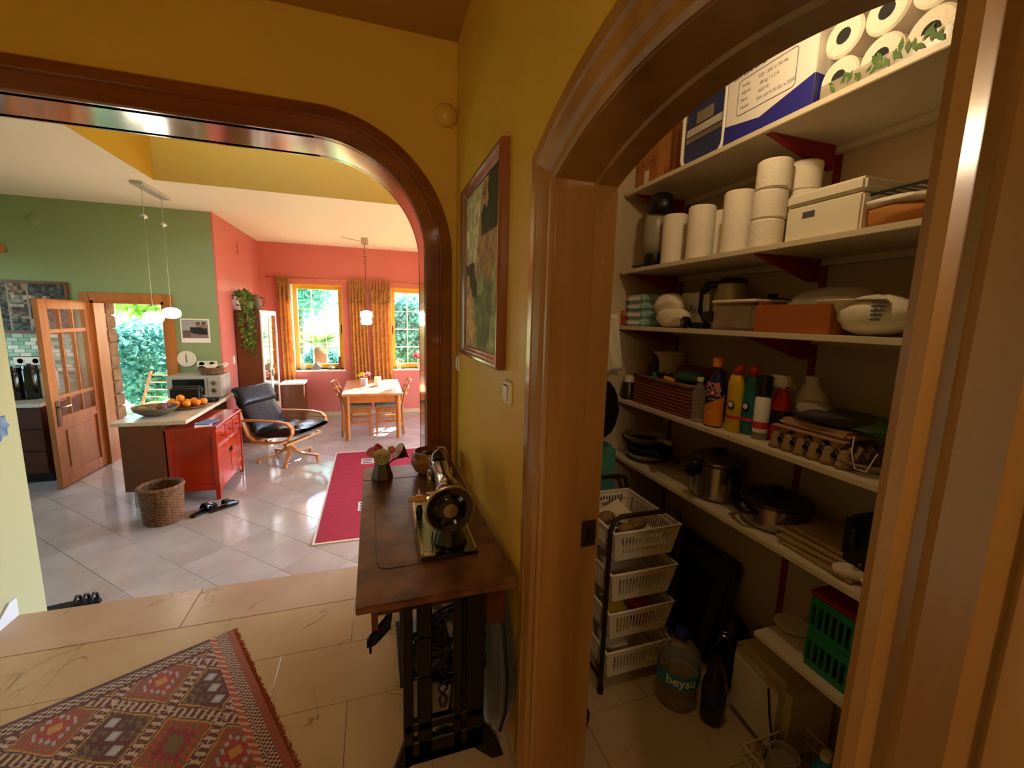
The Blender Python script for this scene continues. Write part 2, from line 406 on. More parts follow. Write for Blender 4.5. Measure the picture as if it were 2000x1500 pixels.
# pantry shell
PX, PYE = 1.67, 2.13
struct(MB().box(PX, -.9, 0, PX+.2, PYE+.1, HC).build('wall_pantry_back', 'pantry_wall'))
struct(MB().box(XW2, PYE, 0, PX+.2, PYE+.1, HC).build('wall_pantry_end', 'pantry_wall'))
struct(MB().box(XW2, -.9, 0, PX+.2, -.8, HC).build('wall_pantry_near', 'pantry_wall'))
pw = MB(); pw.box(XW2, -.8, 0, XW2+.004, D0-.03, HC-.06); pw.box(XW2, D1+.03, 0, XW2+.004, PYE, HC-.06); pw.box(XW2, D0-.03, door_arch(DCY)+.03, XW2+.004, D1+.03, HC-.06)
struct(pw.build('wall_pantry_door', 'pantry_wall'))
struct(MB().box(XW2, -.9, HC-.06, PX+.2, PYE+.1, HC).build('ceiling_pantry', 'pantry_wall'))

# far room shell
DGX0, DGX1, DGZ = -3.05, -2.35, 1.70      # garden doorway in the green wall
g = MB(); g.box(-5.6, YG, FZ, DGX0, YG+.38, 4); g.box(DGX1, YG, FZ, XR-.02, YG+.38, 4); g.box(DGX0, YG, DGZ, DGX1, YG+.38, 4)
struct(g.build('wall_kitchen', 'green_wall'))
struct(MB().box(XR-.3, YG+.001, FZ, XR, YB+.35, 4).build('wall_red_side', 'red_wall'))
WZ0, WZ1 = .62, 2.12
WX = ((-1.34, -.50), (.32, 1.18))
r = MB(); xs = [XR] + [v for p in WX for v in p] + [3.0]
for i in range(0, 6, 2): r.box(xs[i], YB, FZ, xs[i+1], YB+.34, 4)
for a, b in WX: r.box(a, YB, FZ, b, YB+.34, WZ0); r.box(a, YB, WZ1, b, YB+.34, 4)
struct(r.build('wall_dining', 'red_wall'))
RY0, RY1 = 3.3, 7.4
r = MB(); r.box(2.9, 2.5, FZ, 3.2, RY0, 4); r.box(2.9, RY1, FZ, 3.2, YB+.35, 4); r.box(2.9, RY0, 2.25, 3.2, RY1, 4); r.box(2.9, RY0, FZ, 3.2, RY1, FZ+.1)
struct(r.build('wall_dining_right', 'red_wall'))
r = MB(); r.box(-5.6, 2.3, FZ, -5.4, 3.4, 4); r.box(-5.6, 5.4, FZ, -5.4, YG+.3, 4); r.box(-5.6, 3.4, FZ, -5.4, 5.4, .85); r.box(-5.6, 3.4, 2.25, -5.4, 5.4, 4)
struct(r.build('wall_kitchen_left', 'green_wall'))
struct(MB().box(-5.6, 2.5, FZ, XL-.2, 2.7, 4).build('wall_kitchen_near', 'green_wall'))
struct(MB().box(XW2, 2.5, FZ, 3.0, 2.7, 4).build('wall_dining_near', 'yellow_wall'))
SX, SY = -1.86, 4.92                         # raised part of the ceiling
c = MB(); c.box(-5.6, 2.7, FC, SX, YG+.02, FC+.12); c.box(SX, SY, FC, 3.0, YB+.02, FC+.12); c.box(SX, 2.7, 3.75, 3.0, SY+.2, 3.9); c.box(-5.6, 2.4, 3.9, 3.2, YB+.4, 4.05)
struct(c.build('ceiling_dining', 'cream_ceiling'))
c = MB(); c.box(SX-.14, 2.7, FC+.001, SX+.006, SY, 3.75); c.box(SX-.14, SY-.006, FC+.001, 2.95, SY+.14, 3.75)
struct(c.build('wall_ceiling_recess', 'ochre_fascia'))
wood('skirt', 'cdb892', 'bda57d', .4, 'x', 6, 0)
struct(MB().box(XR, YB-.014, FZ, 2.9, YB, FZ+.075).build('baseboard_dining', 'skirt', bevel=.003))
struct(MB().box(XW-.012, D1+.15, 0, XW, YA-.045, .07).build('baseboard_right', 'marble_sill', bevel=.002))
sk = MB().prism([(2.55, 0), (2.744, 0), (2.744, .10), (2.70, .10)], 'x', XL, XL+.012)
mat('pale_tile', 'cdd6e2', .3); struct(sk.build('baseboard_left', 'pale_tile'))

# openings: sampling portals for the sky
for a, b in WX: area('window_portal', ((a+b)/2, YB+.36, (WZ0+WZ1)/2), (PI/2, 0, PI), b-a, WZ1-WZ0, 1, portal=True).rotation_euler = (-PI/2, 0, 0)
area('door_portal', ((DGX0+DGX1)/2, YG+.4, (FZ+DGZ)/2), (-PI/2, 0, 0), DGX1-DGX0, DGZ-FZ, 1, portal=True)
area('side_portal', (3.25, (RY0+RY1)/2, (2.25+FZ)/2), (0, PI/2, 0), 2.4, RY1-RY0, 1, portal=True)
area('kitchen_portal', (-5.65, 4.4, 1.55), (0, -PI/2, 0), 1.4, 2.0, 1, portal=True)
# ------------------------------------------------------------------ far room: windows, door
wood('yellow_frame', 'd8a93a', 'c99728', .35, 'z', 8, .3)
wood('orange_wood', 'c07a3c', 'a5602a', .35, 'z', 10, .3)
wood('brown_board', '6d3d1c', '5c3216', .4, 'z', 8, .2)
wood('dark_cab', '5a2c17', '451f0f', .4, 'x', 8, .2)
mat('red_lacquer', 'b83214', .25, noise=.35, nscale=3, coat=.4)
mat('worktop', 'd9cdb8', .22, col2='cbbda6', nscale=30)
mat('leather', '14171d', .3, bump=.35, bscale=18, stretch=(1,3,1))
mat('pale_wood', 'c98f5a', .4, col2='b87a45', nscale=9, stretch=(1,1,.2))
mat('microwave', 'bdbab2', .35, .3)
mat('screen', '15181a', .15)
mat('lamp_glow', 'fff1d8', .4, emit=14)
leafy('leaf_green', '6f9448', '4a6f30', 9, .35)
leafy('leaf_bright', 'a6c45a', '76a040')
leafy('leaf_blue', '74b4a6', '4a8f88', 3)
mat('bark', '6b5a44', .9, bump=.5, bscale=30)
mat('stone', 'b09a80', .85, col2='8f7a62', nscale=6, bump=.4, bscale=12)
mat('lawn', '8fb868', .9, col2='76a252', nscale=1.5, bump=.3, bscale=60)
mat('terrace', 'cbbfa8', .7, noise=.1, nscale=3)

for wi, (a, b) in enumerate(WX):
    yf = YB+.16; fw = .085
    wn = struct(MB().box(a-.02, YB-.03, WZ0-.03, b+.02, YB+.3, WZ0).build('window_%d' % (wi+1), 'glossy_white', bevel=.004))
    for q in ((a, WZ0, a+fw, WZ1), (b-fw, WZ0, b, WZ1), (a+fw, WZ0, b-fw, WZ0+fw), (a+fw, WZ1-fw, b-fw, WZ1)):
        MB().box(q[0], yf, q[1], q[2], yf+.07, q[3]).build('frame_rail', 'yellow_frame', wn, bevel=.006)
    MB().box(a, YB+.005, WZ1-.02, b, yf, WZ1-.001).build('head_lining', 'yellow_frame', wn)
    MB().box(a+.001, YB+.004, WZ0, a+.02, yf, WZ1-.02).build('side_lining', 'off_white', wn)  # left lining coloured pale to imitate the sun falling on that reveal
    MB().box(b-.02, YB+.004, WZ0, b-.001, yf, WZ1-.02).build('side_lining', 'yellow_frame', wn)
    x0, x1, z0, z1 = a+fw, b-fw, WZ0+fw, WZ1-fw; zr = [z0+(z1-z0)*t for t in (0, .235, .49, .74, 1)]
    for i in (1, 2): xm = x0+(x1-x0)*i/3; MB().box(xm-.008, yf+.015, z0, xm+.008, yf+.045, z1).build('muntin', 'glossy_white', wn)
    for z_ in zr[1:-1]: MB().box(x0, yf+.016, z_-.008, x1, yf+.044, z_+.008).build('muntin', 'glossy_white', wn)
    for i in range(3):
        for j in range(4): MB().box(x0+(x1-x0)*i/3+.008, yf+.028, zr[j]+.008, x0+(x1-x0)*(i+1)/3-.008, yf+.032, zr[j+1]-.008).build('pane', 'pane', wn)
    xh = (b-.04) if wi == 0 else (a+.04)
    h_ = MB().box(xh-.012, yf-.008, 1.30, xh+.012, yf, 1.42).build('handle', 'brass_dark', wn)
    MB().bar((xh, yf-.02, 1.40), (xh, yf-.02, 1.26), .014, .012, (0,1,0)).build('lever', 'brass_dark', h_)

# garden doorway frame and the open door leaf
fr = struct(MB().box(DGX0-.001, YG-.012, FZ, DGX0+.03, YG+.2, DGZ).build('trim_garden_door', 'orange_wood'))
MB().box(DGX1-.03, YG-.012, FZ, DGX1+.001, YG+.2, DGZ).build('jamb', 'orange_wood', fr)
MB().box(DGX0, YG-.012, DGZ-.03, DGX1, YG+.2, DGZ+.001).build('head', 'orange_wood', fr)
MB().box(DGX0-.09, YG-.025, FZ, DGX0, YG, DGZ+.09).build('casing', 'orange_wood', fr, bevel=.005)
MB().box(DGX1, YG-.025, FZ, DGX1+.09, YG, DGZ+.09).build('casing', 'orange_wood', fr, bevel=.005)
MB().box(DGX0, YG-.025, DGZ, DGX1, YG, DGZ+.09).build('casing', 'orange_wood', fr, bevel=.005)
for i in range(12):
    z0 = FZ+.16*i; MB().box(DGX0-.03+.02*random.random(), YG+.2, z0+.004, DGX0+.03+.012*random.random(), YG+.40, min(z0+.155, DGZ)).build('stone', 'stone', fr, bevel=.012)
DLx, DLy0, DLy1, dz0, dz1 = -3.075, 5.36, 6.165, FZ+.008, DGZ-.01
H = dz1-dz0; Wd = DLy1-DLy0
dr = struct(MB().box(DLx-.022, DLy0, dz0, DLx+.022, DLy0+.15*Wd, dz1).build('door_1', 'door_wood', bevel=.003))
def dbox(nm, u0, u1, v0, v1, d=.022, par=None, m='door_wood', bv=.003): return MB().box(DLx-d, DLy0+u0*Wd, dz1-v1*H, DLx+d, DLy0+u1*Wd, dz1-v0*H).build(nm, m, par or dr, bevel=bv)
dbox('stile', .87, 1, 0, 1); dbox('top_rail', .15, .87, 0, .05); dbox('middle_rail', .15, .87, .62, .67); dbox('bottom_rail', .15, .87, .94, 1)
for v in ((.155, .175), (.505, .525)): dbox('muntin', .15, .87, *v, d=.018)
for u in (.375, .625): dbox('muntin', u-.015, u+.015, .05, .62, d=.016)
ru = [(.15,.36), (.39,.61), (.64,.87)]
for u in ru:
    for v in ((.05,.155), (.175,.505), (.525,.62)): dbox('pane', *u, *v, d=.002, m='pane', bv=0)
dbox('panel', .15, .87, .67, .94, d=.008); dbox('raised_field', .22, .80, .695, .915, d=.016, bv=.01)
hp = MB().box(DLx+.022, DLy0+.05, dz1-.67*H, DLx+.027, DLy0+.095, dz1-.53*H).build('lock_plate', 'brass_dark', dr, bevel=.002)
hz = dz1-.565*H
MB().tube([(DLx+.025, DLy0+.072, hz), (DLx+.065, DLy0+.072, hz), (DLx+.07, DLy0+.09, hz), (DLx+.07, DLy0+.19, hz)], .009, 8).build('lever', 'steel', hp, smooth=True)

# ------------------------------------------------------------------ garden
gd = struct(MB().box(-40, YB+.36, FZ-.4, 40, 70, FZ-.12).build('ground_garden', 'lawn'))
struct(MB().box(-6.5, YG+.38, FZ-.15, XR-.31, 9.2, FZ-.03).build('ground_terrace', 'terrace'))
def leaves(mb, c, r, n, s, rnd, shell=.55):
    for _ in range(n):
        d = Vector((rnd.gauss(0,1), rnd.gauss(0,1), rnd.gauss(0,1))).normalized()*rnd.uniform(shell, 1)
        p = Vector(c)+Vector((d.x*r[0], d.y*r[1], d.z*r[2]))
        q = Matrix.Rotation(rnd.uniform(0, 6.28), 3, Vector((rnd.gauss(0,1), rnd.gauss(0,1), rnd.gauss(0,1))).normalized())
        l = s*rnd.uniform(.7, 1.4); wv = q @ Vector((l*.5,0,0)); lv = q @ Vector((0,l,0)); up = q @ Vector((0,0,l*.12))
        mb.add([p, p+wv*.6+lv*.5+up, p+lv, p-wv*.6+lv*.5+up], [(0,1,2,3)])
def bush(label, x, y, r, h, m, n=1600, s=.12, seed=0, cat='bush', group='garden bushes', trunk=0):
    rnd = random.Random(seed); t = thing('garden_bush' if not trunk else 'garden_tree', label, cat, (x, y, FZ-.12), 0, group)
    mb = MB()
    for i in range(5):
        a = rnd.uniform(0, 6.28); q = rnd.uniform(0, .5)
        leaves(mb, (r*q*math.cos(a), r*q*math.sin(a), trunk+h*rnd.uniform(.35, .6)), (r*.7, r*.7, h*.42), n//5, s, rnd)
    mb.build('foliage', m, t, fix=False)
    st = MB()
    for i in range(4): st.tube([(rnd.uniform(-.1,.1), rnd.uniform(-.1,.1), 0), (rnd.uniform(-.2,.2)*r, rnd.uniform(-.2,.2)*r, trunk+h*.5)], [.05+trunk*.03, .02], 6)
    st.build('stem', 'bark', t); return t
bush('teal green shrub right outside the garden door, left side of the doorway', -4.15, 9.9, .95, 2.0, 'leaf_blue', 3000, .13, 1)
bush('dark blue green bush behind the terrace chair', -4.2, 14.2, 1.1, 1.5, 'leaf_blue', 2400, .13, 2)
bush('tall pale tree filling the top right of the doorway', -7.6, 19, 2.0, 3.6, 'leaf_bright', 3000, .26, 3, 'tree', 'garden trees', 1.2)
bush('small bright green bush by the right door jamb', -2.95, 9.6, .4, .9, 'leaf_bright', 1200, .09, 4)
bush('tall leafy tree seen through the upper left window', -2.6, 17.5, 2.0, 3.4, 'leaf_blue', 3000, .24, 5, 'tree', 'garden trees', 1.6)
bush('low blue green hedge plant at the foot of the left window', -2.75, 12.4, .4, 1.0, 'leaf_blue', 2200, .11, 6)
bush('low bush behind the palm, seen in the left window', -1.25, 13.3, .75, 1.25, 'leaf_blue', 3000, .12, 9)
bush('large dark hedge filling the right window', 1.0, 13.6, 1.3, 2.8, 'leaf_blue', 5000, .16, 7)
bush('second dark hedge at the right edge of the right window', 4.0, 14.6, 1.2, 2.8, 'leaf_blue', 4200, .17, 8)
pl = thing('cycad_palm', 'cycad palm with a crown of long green fronds outside the left window', 'palm', (-1.18, 10.9, FZ-.12))
MB().lathe([(.17,0),(.2,.2),(.17,.6),(.16,1.1),(.05,1.2)], 14).build('trunk', 'bark', pl, smooth=True)
rnd = random.Random(3)
for i in range(26):
    a = i*2.4; el = rnd.uniform(.1, 1.1); L = rnd.uniform(.9, 1.2); mb = MB(); P0 = []
    for k in range(9):
        t = k/8; rr = L*t*math.cos(el-.55*t*t); zz = 1.15+L*t*math.sin(el)-.5*t*t; P0.append(Vector((rr*math.cos(a), rr*math.sin(a), zz)))
    mb.tube(P0, [.008*(1-k/12) for k in range(9)], 4)
    sd_ = Vector((-math.sin(a), math.cos(a), 0))
    for k in range(24):
        t = .15+.85*k/24; f = t*8; i0 = min(7, int(f)); p = P0[i0].lerp(P0[i0+1], f-i0); dd = (P0[i0+1]-P0[i0]).normalized(); ll = .26*math.sin(PI*min(1, t*.9+.1))+.03
        for s_ in (-1, 1):
            e = p+(sd_*s_*.85+dd*.5)*ll; mb.add([p, p+dd*.034, e], [(0,1,2)])
    mb.build('frond', 'leaf_green', pl, fix=False)
pg = thing('pergola', 'wooden pergola roof over the terrace outside the garden door', 'pergola', (-3.6, 7.4, FZ-.03))
for i in range(4): MB().box(-1.6, -.5+.75*i, 2.15, 1.5, -.42+.75*i, 2.28).build('rafter', 'orange_wood', pg)
for x in (-1.5, 1.35): MB().box(x, -.55, 2.02, x+.1, 1.95, 2.15).build('beam', 'orange_wood', pg)
for i in range(9): MB().box(-1.6+.345*i, -.55, 2.28, -1.6+.345*i+.30, 1.9, 2.3).build('roof_board', 'pale_wood', pg)
for x in (-1.5, 1.35): MB().box(x, 1.8, 0, x+.1, 1.9, 2.03).build('post', 'orange_wood', pg)
MB().tube([(-1.4+ .55*math.sin(t*.16), 1.85, 1.5+.55*(1-math.cos(t*.16))) for t in range(11)], .035, 6).build('curved_brace', 'orange_wood', pg)
tc_ = thing('folding_chair', 'slatted wooden folding chair on the sunny terrace', 'chair', (-3.13, 7.75, FZ-.03), -.25)
for y_ in (-.24, .24):
    MB().bar((y_, -.05, .35), (y_, .22, .92), .03, .022).build('back_post', 'orange_wood', tc_)
    MB().bar((y_, .2, 0), (y_, -.2, .44), .03, .022).build('leg', 'orange_wood', tc_); MB().bar((y_, -.2, 0), (y_, .1, .44), .03, .022).build('leg', 'orange_wood', tc_)
for i in range(4): MB().bar((-.24, .06+.055*i, .55+.105*i), (.24, .06+.055*i, .55+.105*i), .05, .012, (0,.4,1)).build('back_slat', 'orange_wood', tc_)
for i in range(5): MB().box(-.24, -.24+.09*i, .43, .24, -.24+.09*i+.07, .448).build('seat_slat', 'orange_wood', tc_)

# ------------------------------------------------------------------ curtains
leafy('curtain_gold', 'dfa55e', 'c48642', 14, .4)
mat('curtain_head', 'a8783a', .8, col2='875a2a', nscale=20)
rd = MB(); rd.tube([at(518,540,y=YB-.09), at(518,540,y=YB-.09)+Vector((2.75,0,0))], .011, 8)
rod = rd.build('curtain_rod', 'orange_wood', smooth=True); tag(rod, 'thin wooden curtain rod above both yellow windows', 'curtain rod')
def curtain(xt0, xt1, xb0, xb1, zt, zb, label, waves=5, seed=0):
    rnd = random.Random(seed); y = YB-.09; ph = rnd.uniform(0, 6)
    t = thing('curtain', label, 'curtain', ((xt0+xt1)/2, y, zb), 0, 'window curtains'); cx = (xt0+xt1)/2
    def f(u, v, z0=0, z1=1):
        vv = z0+(z1-z0)*v; x = (xt0+(xt1-xt0)*u)*vv+(xb0+(xb1-xb0)*u)*(1-vv)
        return Vector((x-cx, .028*math.sin(u*waves*2*PI+ph+.6*math.sin(vv*4))*(.55+.45*(1-vv))-.01, (zt-zb)*vv))
    MB().grid(lambda u, v: f(u, v, 0, .86), 60, 26).build('drape', 'curtain_gold', t, smooth=True, solid=.004)
    MB().grid(lambda u, v: f(u, v, .86, .985), 60, 6).build('header_band', 'curtain_head', t, smooth=True, solid=.006)
    for i in range(7):
        x = xt0+(xt1-xt0)*(i+.5)/7-cx; MB().box(x-.016, -.018, (zt-zb)*.95, x+.016, .018, at(518,540,y=YB-.09).z+.016-zb).build('tab', 'curtain_head', t, bevel=.006)
ztc = at(700,553,y=YB-.09).z-.075
def cx_(px, py): return at(px, py, y=YB-.09).x
zbc = at(700,745,y=YB-.09).z-.12
curtain(cx_(539,545), cx_(563,545), cx_(551,720), cx_(578,720), ztc+.02, zbc, 'orange gold curtain at the left side of the left window', 3, 1)
curtain(cx_(681,553), cx_(713,553), cx_(690,735), cx_(725,735), ztc, zbc, 'orange gold curtain between the windows, left one of the pair', 5, 2)
curtain(cx_(721,555), cx_(762,555), cx_(730,735), cx_(769,735), ztc, zbc, 'orange gold curtain between the windows, right one of the pair', 5, 3)

# window sill things
def vase(name, label, cat, loc, prof, m, n=16, group=None):
    o = MB().lathe(prof, n).build(name, m, smooth=40); o.location = loc; return tag(o, label, cat, group)
mat('clear_plastic', 'cfd6d6', .15, trans=.8)
mat('pottery', '6b5a44', .5); mat('white_ceramic', 'efece6', .25)
sy = YB+.06
vase('glass_bottle', 'clear glass bottle at the left end of the left window sill', 'bottle', (-1.2, sy, WZ0), [(.04,0),(.045,.08),(.02,.13),(.018,.19),(.0,.19)], 'clear_plastic')
vase('glass_dome', 'round clear glass bowl on the left window sill', 'bowl', (-.98, sy, WZ0), [(.09,0),(.085,.05),(.04,.1),(.015,.13),(0,.13)], 'clear_plastic')
vase('shell_ornament', 'small dark shell ornament on the left window sill', 'ornament', (-.73, sy, WZ0), [(.05,0),(.06,.02),(.03,.05),(0,.055)], 'pottery')
vase('candle_holder', 'slim dark candle holder at the right end of the left sill', 'candle holder', (-.585, sy, WZ0), [(.03,0),(.025,.02),(.022,.2),(.03,.23),(.0,.23)], 'brown_board')
j = thing('small_jug', 'little pewter jug with a curved handle on the right window sill', 'jug', (.46, sy, WZ0))
MB().lathe([(.04,0),(.035,.03),(.02,.07),(.025,.13),(.035,.18),(0,.18)], 14).build('body', 'steel', j, smooth=40)
MB().tube([(.025,0,.16),(.075,0,.15),(.085,0,.09),(.03,0,.05)], .006, 6).build('handle', 'steel', j, smooth=True)
def flower(t, p, r, m, d=(0,0,1), petals=8):
    q = Vector(d).to_track_quat('Z', 'Y').to_matrix().to_4x4(); q.translation = Vector(p); f = MB()
    for k in range(petals):
        for ring, (rr, el) in enumerate(((1, .25), (.65, .7))):
            a = 2*PI*(k+.5*ring)/petals; c = Vector((math.cos(a)*r*.55*rr, math.sin(a)*r*.55*rr, r*.25*ring+r*.1))
            f.ell(c, (r*.5*rr, r*.36*rr, r*.12), 8, 5, rotz(a).to_3x3() @ Matrix.Rotation(-el, 3, 'Y'))
    f.ell((0,0,r*.3), (r*.25,r*.25,r*.25), 8, 6); f.xf(q)
    return f.build('flower_head', m, t, smooth=True)
mat('petal_yellow', 'f0c419', .6); mat('petal_red', 'c4243a', .6); mat('petal_pink', 'd98a86', .6); mat('petal_cream', 'e6d9a8', .6)
fv = thing('sill_vase', 'slender grey vase with pink flowers on the right window sill', 'vase', (.83, sy, WZ0))
MB().lathe([(.025,0),(.03,.08),(.02,.14),(.03,.17),(0,.17)], 14).build('vase_body', 'steel', fv, smooth=40)
for i, (x, z, m_) in enumerate(((-.07,.24,'petal_red'), (.0,.28,'petal_pink'), (.06,.25,'petal_pink'), (-.02,.22,'petal_red'))):
    flower(fv, (x,-.01,z), .05, m_, (x*3,-.6,1)); MB().tube([(0,0,.14),(x,-.01,z)], .003, 5).build('stalk', 'leaf_green', fv)

# ------------------------------------------------------------------ dining table and chairs
TZ = at(725,770,y=6.5).z if False else CAMH-1.15
tb = thing('dining_table', 'orange wooden dining table in front of the curtains', 'table', (-.02, 7.22, FZ)); th = TZ-FZ
MB().box(-.43, -.74, th-.03, .43, .74, th).build('tabletop', 'pale_wood', tb, bevel=.006)
for s_ in (-1, 1):
    MB().box(-.33, s_*.66-.015, th-.14, .33, s_*.66+.015, th-.03).build('apron', 'orange_wood', tb)
    MB().box(s_*.36-.015, -.66, th-.14, s_*.36+.015, .66, th-.03).build('apron', 'orange_wood', tb)
    for q in (-1, 1): MB().lathe([(.032,0),(.036,th*.5),(.04,th-.03)], 12, T(s_*.36, q*.66, 0)).build('leg', 'orange_wood', tb, smooth=40)
mat('seat_grey', '8e9288', .35, coat=.3)
def dchair(loc, rz, label):
    t = thing('dining_chair', label, 'chair', loc, rz, 'chairs at the dining table')
    MB().box(-.21, -.2, .43, .21, .2, .475).build('seat', 'seat_grey', t, bevel=.02, seg=3)
    for y_ in (-.19, .19):
        MB().bar((.18, y_, 0), (.18, y_, .43), .032, .032).build('leg', 'orange_wood', t, bevel=.004)
        MB().tube([(-.22, y_, 0), (-.2, y_, .43), (-.25, y_, .68), (-.33, y_, .86)], [.017, .019, .017, .014], 8).build('back_post', 'orange_wood', t, smooth=True)
        MB().box(-.2, y_-.01, .36, .18, y_+.01, .43).build('side_rail', 'orange_wood', t); MB().box(-.2, y_-.009, .20, .18, y_+.009, .235).build('stretcher', 'orange_wood', t)
    for x_ in (-.2, .18): MB().box(x_-.012, -.19, .35, x_+.012, .19, .42).build('cross_rail', 'orange_wood', t)
    for z_, x_ in ((.62, -.24), (.72, -.275), (.82, -.315)):
        MB().tube([(x_, -.2, z_), (x_-.03, -.1, z_), (x_-.04, 0, z_), (x_-.03, .1, z_), (x_, .2, z_)], .02, 8).build('back_rail', 'orange_wood', t, smooth=True)
    return t
ch = dchair((-.25, 6.95, FZ), 0, 'wooden dining chair pushed in at the left side of the table')
copy_thing(ch, (.21, 6.95, FZ), PI, 'wooden dining chair pushed in at the right side of the table')
ft = thing('flower_pot', 'white and lilac pot with yellow and red flowers on the dining table', 'flower pot', (-.16, 7.3, TZ))
mat('lilac', '9a90c4', .5)
MB().lathe([(.055,0),(.065,.12),(.06,.12),(.05,.02),(0,.02)], 6).build('pot', 'white_ceramic', ft); MB().box(-.02,-.062,.005,.035,-.058,.11).build('band', 'lilac', ft)
for i, (x, y_, z, m_) in enumerate(((-.05,-.02,.17,'petal_yellow'), (-.02,.02,.19,'petal_yellow'), (.05,-.03,.17,'petal_red'), (.02,0,.16,'petal_cream'), (.07,0,.19,'petal_red'), (-.06,.03,.16,'petal_yellow'))):
    flower(ft, (x,y_,z), .042, m_, (x*4,-.5,1), 7); MB().tube([(x*.4,y_*.4,.03),(x,y_,z)], .003, 5).build('stalk', 'leaf_green', ft)
vase('white_mug', 'tall white mug beside the flower pot on the dining table', 'mug', (.06, 7.28, TZ), [(.05,0),(.055,.14),(.048,.14),(.045,.01),(0,.01)], 'white_ceramic')
mg = MB().box(-.16, -.1, 0, .16, .1, .006).build('magazine', 'pale_wood'); mg.location = (.09, 6.83, TZ); mg.rotation_euler = (0,0,.12); tag(mg, 'flat wooden board lying on the near half of the dining table', 'board')
# dining pendant
lp = thing('pendant_lamp', 'rise and fall pendant lamp with a small white shade over the dining table', 'lamp', (-.09, 7.2, CAMH-.1))
cz = FC-lp.location.z
MB().box(-.05, -.05, cz-.09, .05, .05, cz).build('ceiling_box', 'steel', lp, bevel=.006)
MB().tube([(0,0,.16),(0,0,cz-.09)], .004, 6).build('cord', 'brass_dark', lp)
MB().tube([(-.045,0,cz-.05),(-.2,0,cz-.03),(-.33,.02,cz-.004)], .003, 5).build('supply_cable', 'brass_dark', lp)
for i in range(4): MB().lathe([(.012,0),(.035,.008),(.012,.02)], 14, T(0,0,cz-.2-.075*i)).build('weight_disc', 'steel', lp, smooth=40)
MB().lathe([(.02,.16),(.085,.14),(.09,.06),(.075,.05),(.085,-.02),(.07,-.06),(0,-.065)], 20).build('shade', 'lamp_glow', lp, smooth=40)
# ------------------------------------------------------------------ counter pendant
cl = thing('counter_lamp', 'twin pendant lamp with glowing white shades above the kitchen counter', 'lamp', (-2.03, 5.3, FC))
MB().box(-.05, -.30, -.03, .05, .30, 0).build('ceiling_bar', 'microwave', cl, bevel=.004)
for y_, q in ((-.2, (300,620)), (.2, (335,612))):
    p = at(*q, x=-2.03) if False else Vector((-2.03, 5.3+y_, at(*q, y=5.3+y_).z)); zz = p.z-FC; xx = at(*q, y=5.3+y_).x+2.03
    MB().tube([(0, y_, -.03), (xx*.0, y_, -.28)], .003, 6).build('cord', 'steel', cl); MB().lathe([(0,-.04),(.022,-.035),(.03,-.01),(.02,.0),(.006,.01)], 12, T(0,y_,-.28)).build('counterweight', 'chrome', cl, smooth=True)
    MB().tube([(0, y_, -.03), (xx, y_, zz+.06)], .0007, 5).build('thin_wire', 'steel', cl)
    MB().lathe([(.02,.06),(.045,.055),(.075,.035),(.085,0),(.075,-.035),(.045,-.05),(0,-.055)], 20, T(xx,y_,zz)).build('shade', 'lamp_glow', cl, smooth=True)

# ------------------------------------------------------------------ kitchen island
IX0, IX1, IY0 = -2.27, -1.69, 4.66; IZ = CAMH-1.03
wt = MB().box(IX0, IY0, IZ-.035, IX1, YG-.002, IZ).build('island_worktop', 'worktop', bevel=.004); tag(wt, 'long pale worktop of the kitchen island', 'worktop')
ic = thing('island_cabinet', 'plain dark brown end cabinet under the island worktop', 'cabinet', (-2.05, 4.68, FZ))
hb = IZ-.035-FZ
MB().box(-.165, .0, .16, .155, 1.45, hb).build('body', 'brown_board', ic, bevel=.003); MB().box(-.165, -.012, .16, .155, 0, hb-.002).build('end_panel', 'brown_board', ic, bevel=.002)
MB().box(-.10, .03, 0, .12, 1.4, .16).build('plinth', 'brown_board', ic)
for x_ in (-.09, .1): MB().box(x_-.02, .005, 0, x_+.02, .03, .16).build('foot', 'steel', ic)
oc = thing('red_cabinet', 'red orange lacquered cabinet with three drawers beside the island', 'cabinet', (-1.675, 4.70, FZ)); oh = .74
def ocb(nm, *b, m='red_lacquer', bv=.003): return MB().box(*b).build(nm, m, oc, bevel=bv)
ocb('body', -.195, .02, .10, .185, .80, oh-.03); ocb('top', -.215, -.01, oh-.03, .215, .84, oh, bv=.006)
for x_ in (-.205, .165):
    for y_ in (0, .79): ocb('corner_post', x_, y_, 0, x_+.04, y_+.04, oh-.03)
ocb('side_rail', -.165, .002, oh-.09, .165, .02, oh-.03); ocb('side_rail', -.165, .002, .10, .165, .02, .16)
fx_ = .185
for i in range(3):
    y0 = .05+.247*i; d = MB().box(fx_, y0, oh-.20, fx_+.014, y0+.235, oh-.05).build('drawer', 'red_lacquer', oc, bevel=.004)
    MB().lathe([(.004,0),(.012,.015),(.0,.02)], 10, T(fx_+.014, y0+.118, oh-.125) @ Matrix.Rotation(PI/2, 4, 'Y')).build('knob', 'brass_dark', d, smooth=True)
for i in range(2):
    y0 = .05+.372*i; d = MB().box(fx_, y0, .15, fx_+.014, y0+.36, oh-.225).build('door', 'red_lacquer', oc, bevel=.004)
    MB().box(fx_+.014, y0+(.325 if i == 0 else .01), .37, fx_+.024, y0+(.35 if i == 0 else .035), .42).build('latch', 'brass_dark', d, bevel=.003)
MB().prism([(.04,.10),(.04,.05),(.09,.03),(.14,.085),(.69,.085),(.74,.03),(.79,.05),(.79,.10),(.79,.15),(.04,.15)], 'x', fx_-.002, fx_+.01).build('skirt', 'red_lacquer', oc)
mat('paper', 'e9e6df', .7); mat('blue_paper', '5e7fb8', .6)
